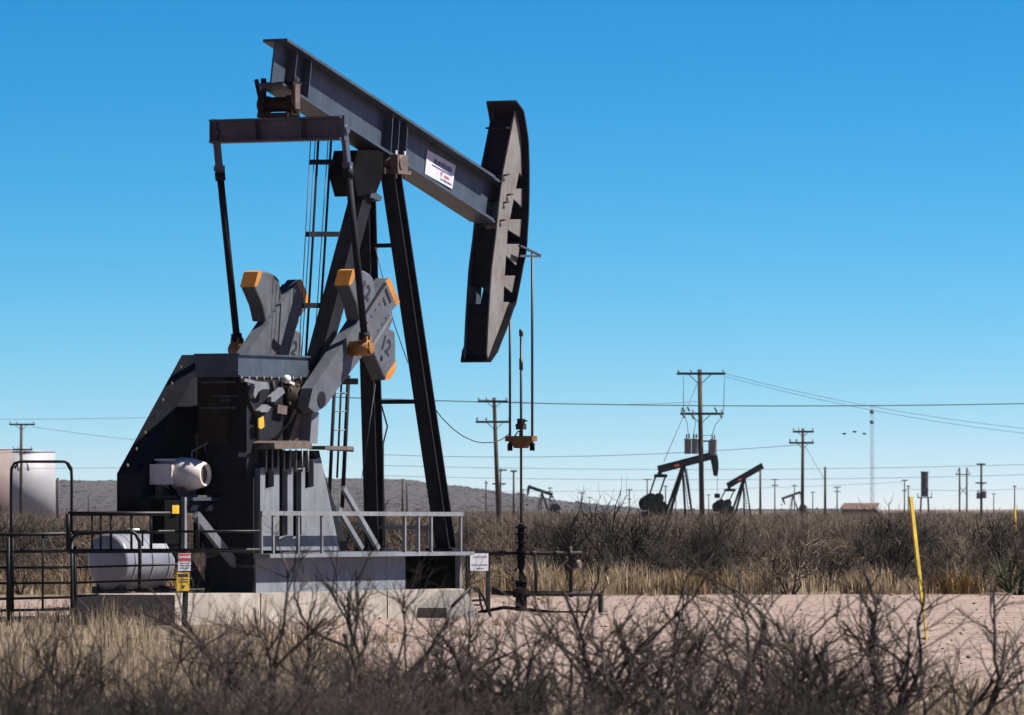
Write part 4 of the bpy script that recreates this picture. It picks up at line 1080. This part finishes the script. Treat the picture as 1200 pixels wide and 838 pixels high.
# ------------------------------------------------------------------ ground
def sheet(name, poly, z, m, nx=None):
    g = MB(); g.add([(x, y, z) for x, y in poly], [tuple(range(len(poly)))]); o = g.build(name, m, fix=False)
    if o.data.polygons[0].normal.z < 0: o.data.flip_normals()
    tag(o, kind='structure'); return o
sheet('ground', [(-6000, -60), (6000, -60), (6000, 12000), (-6000, 12000)], 0, 'earth')
def wob(x, y): return x, y
rg = random.Random(11)
edge = []
for px, py in ((-700, 728), (120, 725), (250, 729), (330, 742), (400, 765), (470, 800), (560, 822), (760, 826), (900, 826), (1050, 828), (1200, 822), (1900, 822)):
    Y = gY(py); edge.append((gx(px, Y), Y))
far = [(gx(px, gY(py)), gY(py)) for px, py in ((1900, 697), (1150, 697.5), (1000, 696.5), (850, 697.5), (700, 699), (560, 701), (380, 699), (100, 700), (-700, 700))]
def dense(pl, amp, step=.8):
    out = []
    for a, b2 in zip(pl[:-1], pl[1:]):
        n = max(1, int(math.hypot(a[0] - b2[0], a[1] - b2[1]) / step))
        for i in range(n):
            t = i / n; out.append((a[0] + (b2[0] - a[0]) * t + rg.uniform(-amp, amp), a[1] + (b2[1] - a[1]) * t + rg.uniform(-amp, amp)))
    out.append(pl[-1]); return out
edge_d, far_d = dense(edge, .25), dense(far, .5)
sheet('gravel_pad', edge_d + far_d, .004, 'pad')
# far hills
nxh, nyh = 260, 24
hx0, hx1 = -700, 700
vs, fs = [], []
rg2 = np.random.RandomState(3)
prof_px = [(-900, 560), (0, 562), (60, 562.5), (140, 562), (300, 561), (390, 560), (450, 560), (480, 562), (500, 566), (530, 569), (560, 572), (600, 578), (640, 584), (680, 589), (720, 593.5), (760, 597), (2200, 597)]
DH = 4200.0
ph = rg2.rand(40) * 6.28
for j in range(nyh):
    t = j / (nyh - 1); Y = 3300 + 1500 * t
    for i in range(nxh):
        px = -700 + 1700 * i / (nxh - 1)
        X = gx(px, DH)
        y = np.interp(px, [p[0] for p in prof_px], [p[1] for p in prof_px])
        H = max(0.0, EYE + (HY - y) / F * DH)
        prof = min(1, t / .6); prof = prof ** 1.5 * (1.0 if t < .6 else 1 - (t - .6) * .3)
        z = H * prof + (H > 1) * (.35 * math.sin(X * .05 + ph[j % 40]) + .3 * math.sin(X * .13 + ph[(j * 3) % 40])) * prof - .3
        vs.append((X * Y / DH, Y, z))
for j in range(nyh - 1):
    for i in range(nxh - 1):
        a = j * nxh + i; fs.append((a, a + 1, a + nxh + 1, a + nxh))
g = MB(); g.add(vs, fs, True); o = g.build('hills', 'hill', fix=False); tag(o, kind='structure')
HV = np.array(vs).reshape(nyh, nxh, 3)
rh = np.random.RandomState(17); n = 9000
jj = rh.rand(n) ** .8 * (nyh * .72); ii = rh.rand(n) * (nxh - 2); j0 = jj.astype(int); i0_ = ii.astype(int)
P0 = HV[j0, i0_]; P1_ = HV[j0 + 1, i0_ + 1]; t_ = rh.rand(n, 1); base_h = P0 * (1 - t_) + P1_ * t_
hs_z = rh.gamma(2.0, .22, n) + .2
okh = base_h[:, 2] > .6; base_h = base_h[okh]; hs_z = hs_z[okh]; n = len(hs_z)
ov = np.array([[1, 0, 0], [0, 1, 0], [-1, 0, 0], [0, -1, 0], [0, 0, 1], [0, 0, -.4]], float)
of = np.array([[0, 1, 4], [1, 2, 4], [2, 3, 4], [3, 0, 4], [1, 0, 5], [2, 1, 5], [3, 2, 5], [0, 3, 5]])
HB = ov[None] * hs_z[:, None, None] * rh.uniform(.5, 1.4, (n, 6, 1)) * np.array([1.9, 1.9, .7]) + base_h[:, None, :]
HB_F = (of[None] + (np.arange(n) * 6)[:, None, None]).reshape(-1, 3)

# ------------------------------------------------------------------ vegetation
def np_mesh(name, V, Fq, m, smooth=False):
    me = bpy.data.meshes.new(name)
    V = np.asarray(V, np.float32); Fq = np.asarray(Fq, np.int32)
    k = Fq.shape[1]
    me.vertices.add(len(V)); me.vertices.foreach_set('co', V.ravel())
    me.loops.add(Fq.size); me.loops.foreach_set('vertex_index', Fq.ravel())
    me.polygons.add(len(Fq)); me.polygons.foreach_set('loop_start', np.arange(0, Fq.size, k, dtype=np.int32))
    me.update(calc_edges=True)
    me.materials.append(M[m]); return me

def gen_bush(seed, stems=7, levels=3, nch=(4, 4, 3), r0=.02, spread=.75, segs=4, jit=.28, up=.18, lens=(.62, .5, .34, .2), rk=.55, amin=.45, amax=1.05):
    """unit-height bare bush: returns verts, quads"""
    rg = np.random.RandomState(seed)
    V, Q = [], []
    def tube3(pts, r_a, r_b):
        o = len(V); K = len(pts)
        for i, p in enumerate(pts):
            d = pts[min(i + 1, K - 1)] - pts[max(i - 1, 0)]; d = d / (np.linalg.norm(d) + 1e-9)
            x = np.cross(d, [.31, .23, .92]); x /= (np.linalg.norm(x) + 1e-9); y = np.cross(d, x)
            r = r_a + (r_b - r_a) * i / (K - 1)
            for a in (0, 2.094, 4.189): V.append(p + r * (x * math.cos(a) + y * math.sin(a)))
        for i in range(K - 1):
            for k in range(3):
                Q.append((o + i * 3 + k, o + i * 3 + (k + 1) % 3, o + i * 3 + 3 + (k + 1) % 3, o + i * 3 + 3 + k))
    def branch(p, d, L, r, lev):
        n = segs if lev < 2 else max(2, segs - 1)
        pts = [p]; q = p.copy(); dd = d.copy()
        for i in range(n):
            dd = dd + rg.normal(0, jit, 3) + np.array([0, 0, up * (1 if lev < 2 else .4)]); dd /= np.linalg.norm(dd)
            q = q + dd * L / n
            if q[2] < .02: q[2] = .02
            pts.append(q.copy())
        tube3(pts, r, r * (.55 if lev < levels else .4))
        if lev >= levels: return
        for c in range(nch[lev]):
            t = rg.uniform(.25, 1.0); k = min(int(t * n), n - 1); f = t * n - k
            bp = pts[k] * (1 - f) + pts[k + 1] * f
            dr = (pts[k + 1] - pts[k]); dr /= np.linalg.norm(dr)
            s = rg.normal(0, 1, 3); s -= dr * s.dot(dr); s /= np.linalg.norm(s)
            ang = rg.uniform(amin, amax); nd = dr * math.cos(ang) + s * math.sin(ang)
            branch(bp, nd, lens[lev + 1] * rg.uniform(.6, 1.25), r * rk, lev + 1)
    for s in range(stems):
        a = s * 2 * math.pi / stems + rg.uniform(-.4, .4); sp = spread * rg.uniform(.35, 1.1)
        d = np.array([math.cos(a) * sp, math.sin(a) * sp, 1.0]); d /= np.linalg.norm(d)
        branch(np.array([math.cos(a) * .04, math.sin(a) * .04, -.02]), d, lens[0] * rg.uniform(.75, 1.15), r0 * rg.uniform(.7, 1.2), 0)
    V = np.array(V); top = np.percentile(V[:, 2], 99.5); V[:, :] /= top
    return V, np.array(Q)

M['scrub'] = mat('dark_juniper_scrub', (0.025, 0.022, 0.02), 0.9, .4, .2, streak=0)
o = bpy.data.objects.new('hill_scrub', np_mesh('hill_scrub', HB.reshape(-1, 3), HB_F, 'scrub')); C.objects.link(o)
tag(o, 'dark scrub dotting the far low hill', 'scrub', kind='stuff')
# foreground bushes
fg = []
for i in range(5):
    V, Q = gen_bush(100 + i, stems=4 + i % 3, levels=3, nch=(5, 5, 5), r0=.026, spread=1.25, segs=8, jit=.14, up=.08, lens=(.9, .6, .36, .2), rk=.47, amin=.35, amax=.85)
    fg.append(np_mesh('bush_mesh', V, Q, 'bark'))
low = []
for i in range(3):
    V, Q = gen_bush(140 + i, stems=11, levels=3, nch=(5, 5, 3), r0=.012, spread=1.0, segs=4, jit=.3, lens=(.7, .5, .32, .2))
    low.append(np_mesh('low_bush_mesh', V, Q, 'bark'))
def put(me, name, px, Y, h, wide, label, group, rz=None, rng=random):
    o = bpy.data.objects.new(name, me); C.objects.link(o)
    o.location = (gx(px, Y), Y, 0); o.scale = (h * wide, h * wide, h); o.rotation_euler = (0, 0, rng.uniform(0, 6.28) if rz is None else rz)
    tag(o, label, 'bush', group); return o
def htop(ytop, Y): return EYE - (ytop - HY) * Y / F
rgb = random.Random(5)
GF = 'bare bushes in the foreground'
named = [(345, 48, 618, 1.0, 0, 'tall bare bush rising before the pumpjack base, left of two there'), (455, 49, 622, 1.0, 1, 'tall bare bush rising before the pumpjack base, right of two there'),
         (665, 46, 672, 1.45, 2, 'forked bare bush below the wellhead in the foreground'), (868, 47, 632, 1.35, 3, 'wide dark bare bush below the transformer pole'),
         (1010, 46, 640, 1.45, 4, 'wide dark bare bush just left of the yellow marker post'), (1095, 47, 668, 1.4, 0, 'bare bush below the yellow marker post foot'),
         (70, 47, 702, 1.0, 1, 'bare bush in front of the black gates'), (235, 46, 706, 1.0, 3, 'bare bush in front of the warning sign')]
for px, Y, yt, w, k, lab in named: put(fg[k], 'mesquite_bush', px, Y, htop(yt, Y), w, lab, GF, rng=rgb)
LAB = 'one of the low tangled grey-brown bushes crowding the bottom edge of the photo'
for i in range(24):
    if i > 19: continue
    if i < 15: px = -30 + i * 40 + rgb.uniform(-15, 15); yt = rgb.uniform(765, 815)
    else: px = 640 + (i - 15) * 105 + rgb.uniform(-25, 25); yt = rgb.uniform(795, 822)
    Y = rgb.uniform(33, 42)
    put(low[i % 3], 'low_bush', px, Y, htop(yt, Y), rgb.uniform(.8, 1.25), LAB, GF, rng=rgb)
LAB2 = 'one of the taller thin-stemmed bare bushes standing among the low foreground bushes'
for px, Y, yt, k in ((10, 43, 725, 2), (150, 47, 728, 0), (300, 44, 720, 4), (410, 42, 735, 2), (530, 43, 735, 2), (610, 43, 765, 1), (780, 46, 722, 0), (930, 47, 722, 2), (1185, 42, 790, 2), (735, 42, 755, 4), (850, 43, 730, 1), (960, 43, 740, 3), (570, 45, 750, 4)):
    put(fg[k], 'thin_bush', px, Y, htop(yt, Y), rgb.uniform(.95, 1.4), LAB2, GF, rng=rgb)

for px, Y, h, w, lab in ((126, 103.2, .55, 1.5, 'dark low brush piled against the shaded foundation end, left one of two'), (178, 102.8, .5, 1.6, 'dark low brush piled against the shaded foundation end, right one of two')):
    put(low[1], 'low_bush', px, Y, h, w, lab, GF, rng=rgb)
# thicket beyond the pad
mid = []
for i in range(6):
    V, Q = gen_bush(200 + i, stems=7 + i % 3, levels=3, nch=(4, 4, 3), r0=.02, spread=.95, segs=3, jit=.3, lens=(.62, .5, .34, .22))
    mid.append((V, Q, np_mesh('thicket_bush_mesh', V, Q, 'barkmid')))
GM = 'bare mesquite bushes of the thicket beyond the gravel'
LABM = 'one of the bare grey-brown mesquite bushes in the thicket beyond the gravel pad'
rm = random.Random(21)
n_ind = 0; outside = []
for row in range(12):
    Y = 144.5 + row * 4.6
    half = .075 * Y + 9
    x = -half + rm.uniform(0, 1)
    while x < half and n_ind < 280:
        yy = Y + rm.uniform(-2.5, 2.5); h = rm.uniform(.8, 1.75) if row < 3 else rm.uniform(1.15, 1.75)
        if rm.random() < .12: h *= rm.uniform(1.05, 1.18)
        wd_ = rm.uniform(.75, 1.05)
        if abs(x) > .076 * yy + 1.2: outside.append((x, yy, h, wd_ * h))
        else: put(mid[rm.randrange(6)][2], 'mesquite_bush', CX + x / yy * F, yy, h, wd_, LABM, GM, rng=rm); n_ind += 1
        x += rm.choice((.7, 1.2, 2.0, 3.2)) * rm.uniform(.8, 1.2) if row < 4 else rm.uniform(.65, 1.1)
print('individual thicket bushes', n_ind)
for px, Y, h, k, lab in ((668, 147, 2.15, 0, 'tallest reddish bare mesquite standing behind the wellhead pipes'), (728, 149, 2.2, 1, 'tall bare mesquite just left of the transformer pole foot'), (1045, 150, 1.95, 2, 'tall bare mesquite just left of the yellow marker post, behind it')):
    put(mid[k][2], 'mesquite_bush', px, Y, h, .85, lab, GM, rng=rm)
# everything farther: one mass
VV, QQ, off = [], [], 0
thin = []
for i in range(4):
    V, Q = gen_bush(300 + i, stems=6, levels=2, nch=(4, 5), r0=.022, spread=.95, segs=3, jit=.3, lens=(.62, .55, .4))
    thin.append((V, Q))
for i in range(2000 + len(outside)):
    Y = 192 * (1500 / 192) ** (rm.random() ** 1.3)
    X = rm.uniform(-.1, .1) * Y + rm.uniform(-5, 5)
    V, Q = thin[i % 4]
    h = rm.uniform(1.15, 1.72) * (rm.uniform(1.02, 1.15) if rm.random() < .12 else 1.0); w = h * rm.uniform(.8, 1.2) * (1 + (Y - 192) / 900); a = rm.uniform(0, 6.28)
    if i >= 2000: X, Y, h, w = outside[i - 2000]
    ca, sa = math.cos(a), math.sin(a)
    W = np.empty_like(V); W[:, 0] = (V[:, 0] * ca - V[:, 1] * sa) * w + X; W[:, 1] = (V[:, 0] * sa + V[:, 1] * ca) * w + Y; W[:, 2] = V[:, 2] * h
    VV.append(W); QQ.append(Q + off); off += len(V)
me = np_mesh('far_thicket', np.concatenate(VV), np.concatenate(QQ), 'barkmid')
o = bpy.data.objects.new('far_thicket', me); C.objects.link(o)
tag(o, 'far mass of bare brush stretching from behind the near bushes to the horizon', 'brush', kind='stuff')

# grass
def grass(name, n, sampler, hfun, m, label, wid=(.004, .009), lean=.35, seed=1):
    rg = np.random.RandomState(seed)
    X, Y = sampler(rg, n); n = len(X)
    h = hfun(rg, X, Y); w = rg.uniform(wid[0], wid[1], n); a = rg.uniform(0, 2 * np.pi, n)
    ln = np.abs(rg.normal(0, lean, n)) * h; la = rg.uniform(0, 2 * np.pi, n)
    dx, dy = np.cos(a) * w, np.sin(a) * w; lx, ly = np.cos(la) * ln, np.sin(la) * ln
    z = np.zeros(n)
    V = np.stack([np.stack([X - dx, Y - dy, z - .01], 1), np.stack([X + dx, Y + dy, z - .01], 1),
                  np.stack([X + dx * .7 + lx * .35, Y + dy * .7 + ly * .35, h * .6], 1), np.stack([X - dx * .7 + lx * .35, Y - dy * .7 + ly * .35, h * .6], 1),
                  np.stack([X + dx * .15 + lx, Y + dy * .15 + ly, h], 1), np.stack([X - dx * .15 + lx, Y - dy * .15 + ly, h], 1)], 1).reshape(-1, 3)
    b0 = np.arange(n)[:, None] * 6
    Q = np.concatenate([b0 + np.array([[0, 1, 2, 3]]), b0 + np.array([[3, 2, 4, 5]])])
    me = np_mesh(name, V, Q, m); o = bpy.data.objects.new(name, me); C.objects.link(o)
    tag(o, label, 'grass', kind='stuff'); return o
def in_poly(X, Y, poly):
    inside = np.zeros(len(X), bool); n = len(poly); j = n - 1
    for i in range(n):
        xi, yi = poly[i]; xj, yj = poly[j]
        c = ((yi > Y) != (yj > Y)) & (X < (xj - xi) * (Y - yi) / (yj - yi + 1e-12) + xi)
        inside ^= c; j = i
    return inside
padpoly = edge + far
def clumped(rg, n, y0, y1, per, sig, pw=1.0):
    k = n // per
    Yc = y0 + (y1 - y0) * rg.rand(k) ** pw; Xc = (rg.rand(k) * 2 - 1) * (.078 * Yc + 3)
    global CH; CH = np.repeat(rg.uniform(.35, 1.15, k) ** 1.3, per)
    X = np.repeat(Xc, per) + rg.normal(0, sig, k * per); Y = np.repeat(Yc, per) + rg.normal(0, sig, k * per)
    return X, Y
def s_fore(rg, n):
    X, Y = clumped(rg, n, 42, 116, 45, .16); ok = ~in_poly(X, Y, padpoly); globals().update(CH=CH[ok]); return X[ok], Y[ok]
grass('dry_grass', 46000, s_fore, lambda rg, X, Y: rg.uniform(.12, .46, len(X)) * CH, 'grass', 'dry straw coloured grass growing between the foreground bushes', wid=(.003, .007), seed=2)
def s_back(rg, n):
    X, Y = clumped(rg, n, 142.5, 182, 120, .22, 1.5); nz = np.sin(X * 1.1 + 1.3 * np.sin(Y * .9)) + np.sin(X * .47 + Y * .6 + 2) + .6 * np.sin(X * 2.7 + Y * 1.7)
    ok = ~in_poly(X, Y, padpoly) & (nz > .1 + rg.normal(0, .3, len(X))); globals().update(CH=CH[ok]); return X[ok], Y[ok]
grass('dry_grass', 110000, s_back, lambda rg, X, Y: rg.uniform(.25, .7, len(X)) * CH, 'grass', 'band of dry straw coloured grass along the far gravel edge', wid=(.006, .015), seed=3)
def s_back2(rg, n):
    X, Y = clumped(rg, n, 142.5, 152, 220, .3); ok = ~in_poly(X, Y, padpoly); globals().update(CH=CH[ok]); return X[ok], Y[ok]
grass('rust_grass', 7000, s_back2, lambda rg, X, Y: rg.uniform(.15, .55, len(X)), 'rustgrass', 'rust brown weed clumps along the far gravel edge', wid=(.008, .018), lean=.6, seed=4)
def s_weeds(rg, n):
    X, Y = clumped(rg, n, 90, 141, 70, .1); ok = in_poly(X, Y, padpoly); globals().update(CH=CH[ok]); return X[ok], Y[ok]
grass('dry_weeds', 2600, s_weeds, lambda rg, X, Y: rg.uniform(.05, .2, len(X)) * CH, 'grass', 'few dry weed tufts creeping over the gravel pad', lean=.6, seed=12)
# green yucca-like plant at right
yu = MB()
rgy = random.Random(3)
for i in range(46):
    a = rgy.uniform(0, 6.28); el = rgy.uniform(.3, 1.4); L_l = rgy.uniform(.45, .75)
    d = Vector((math.cos(a) * math.cos(el), math.sin(a) * math.cos(el), math.sin(el))); s = d.cross(Vector((0, 0, 1))).normalized() * .025
    yu.add([s * .8, -s * .8, d * L_l * .6 - s, d * L_l * .6 + s, d * L_l], [(0, 1, 2, 3), (3, 2, 4)])
o = yu.build('yucca', 'greengrass', fix=False); o.location = (gx(1183, 143.5), 143.5, .02); o.scale = (1.3, 1.3, 1.3); tag(o, 'green spiky yucca in the grass at the right edge', 'plant')
# loose stones on the pad: one object, nobody could count them
rs = np.random.RandomState(9)
n = 4500
Ys = 66 + (141 - 66) * rs.rand(n); Xs = (rs.rand(n) * 2 - 1) * (.078 * Ys + 3)
ok = in_poly(Xs, Ys, padpoly); Xs, Ys = Xs[ok], Ys[ok]; n = len(Xs)
oct_v = np.array([[1, 0, 0], [0, 1, 0], [-1, 0, 0], [0, -1, 0], [0, 0, 1], [0, 0, -1]], float)
oct_f = np.array([[0, 1, 4], [1, 2, 4], [2, 3, 4], [3, 0, 4], [1, 0, 5], [2, 1, 5], [3, 2, 5], [0, 3, 5]])
sz = rs.gamma(1.3, .007, n) + .005
V = oct_v[None] * (sz[:, None, None] * rs.uniform(.6, 1.3, (n, 6, 1))) * np.array([1, 1, .7]); V[:, :, 0] += Xs[:, None]; V[:, :, 1] += Ys[:, None]; V[:, :, 2] += (sz * .3)[:, None] + .004
Fq = (oct_f[None] + (np.arange(n) * 6)[:, None, None]).reshape(-1, 3)
me = np_mesh('gravel_stones', V.reshape(-1, 3), Fq, 'stone'); o = bpy.data.objects.new('gravel_stones', me); C.objects.link(o)
tag(o, 'loose brown stones scattered over the pinkish gravel pad', 'stones', kind='stuff')

# ------------------------------------------------------------------ thin desert haze
hz = MB().span((-420, -10, -1), (420, 5000, 45)).build('haze', 'wire')
hm = bpy.data.materials.new('haze'); hm.use_nodes = True; nn = hm.node_tree.nodes; nn.remove(nn['Principled BSDF'])
pv = nn.new('ShaderNodeVolumePrincipled'); pv.inputs['Color'].default_value = (.78, .88, 1, 1); pv.inputs['Density'].default_value = 2.4e-5
hm.node_tree.links.new(pv.outputs[0], nn['Material Output'].inputs['Volume']); hz.data.materials.clear(); hz.data.materials.append(hm)
tag(hz, kind='stuff')

# ------------------------------------------------------------------ light, sky, camera
EL, AZ = R(51), R(6)       # azimuth from +X towards +Y
S = Vector((math.cos(EL) * math.cos(AZ), math.cos(EL) * math.sin(AZ), math.sin(EL)))
sun = bpy.data.lights.new('sun', 'SUN'); sun.energy = 5.0; sun.angle = R(.5); sun.color = (1.0, .955, .895)
so = bpy.data.objects.new('sun', sun); so.rotation_euler = S.to_track_quat('Z', 'Y').to_euler(); so.location = (0, 0, 50); C.objects.link(so)
w = bpy.data.worlds.new('World'); sc.world = w; w.use_nodes = True
nt = w.node_tree; N = nt.nodes; L = nt.links
bg = N['Background']
sky = N.new('ShaderNodeTexSky'); sky.sky_type = 'NISHITA'; sky.sun_disc = False
sky.sun_elevation = EL; sky.sun_rotation = math.atan2(S.x, S.y); sky.air_density = 1.0; sky.dust_density = 0; sky.ozone_density = 6.0; sky.altitude = 0
tc = N.new('ShaderNodeTexCoord'); mp_ = N.new('ShaderNodeMapping'); mp_.vector_type = 'VECTOR'; mp_.inputs['Scale'].default_value = (1, 1, 1.42); mp_.vector_type = 'POINT'; mp_.inputs['Location'].default_value = (0, 0, .061)
nm = N.new('ShaderNodeVectorMath'); nm.operation = 'NORMALIZE'
L.new(tc.outputs['Generated'], mp_.inputs['Vector']); L.new(mp_.outputs[0], nm.inputs[0]); L.new(nm.outputs[0], sky.inputs['Vector'])
gm = N.new('ShaderNodeSeparateColor'); gc = N.new('ShaderNodeCombineColor')
L.new(sky.outputs[0], gm.inputs[0])
for k_, (n_, p_, g_) in enumerate(((3.8, 5.2, 4.1), (5.5, 2.35, 5.95), (6.45, 2.4, 6.7))):
    dv_ = N.new('ShaderNodeMath'); dv_.operation = 'DIVIDE'; dv_.inputs[1].default_value = n_
    pw_ = N.new('ShaderNodeMath'); pw_.operation = 'POWER'; pw_.inputs[1].default_value = p_
    ml_ = N.new('ShaderNodeMath'); ml_.operation = 'MULTIPLY'; ml_.inputs[1].default_value = g_
    L.new(gm.outputs[k_], dv_.inputs[0]); L.new(dv_.outputs[0], pw_.inputs[0]); L.new(pw_.outputs[0], ml_.inputs[0]); L.new(ml_.outputs[0], gc.inputs[k_])
L.new(gc.outputs[0], bg.inputs['Color'])
bg.inputs['Strength'].default_value = .0505
cam = bpy.data.cameras.new('camera'); co = bpy.data.objects.new('camera', cam); C.objects.link(co)
co.location = (0, 0, EYE); co.rotation_euler = (R(90), 0, 0)
cam.sensor_width = 36; cam.sensor_fit = 'HORIZONTAL'; cam.lens = F / 1200 * 36
cam.shift_y = (HY - 419) / 1200; cam.clip_end = 20000; cam.clip_start = .5
cam.dof.use_dof = True; cam.dof.focus_distance = 118; cam.dof.aperture_fstop = 8.5
sc.camera = co
sc.view_settings.view_transform = 'Standard'; sc.view_settings.look = 'None'; sc.view_settings.exposure = 1.33; sc.view_settings.gamma = 1.0
sc.cycles.max_bounces = 5
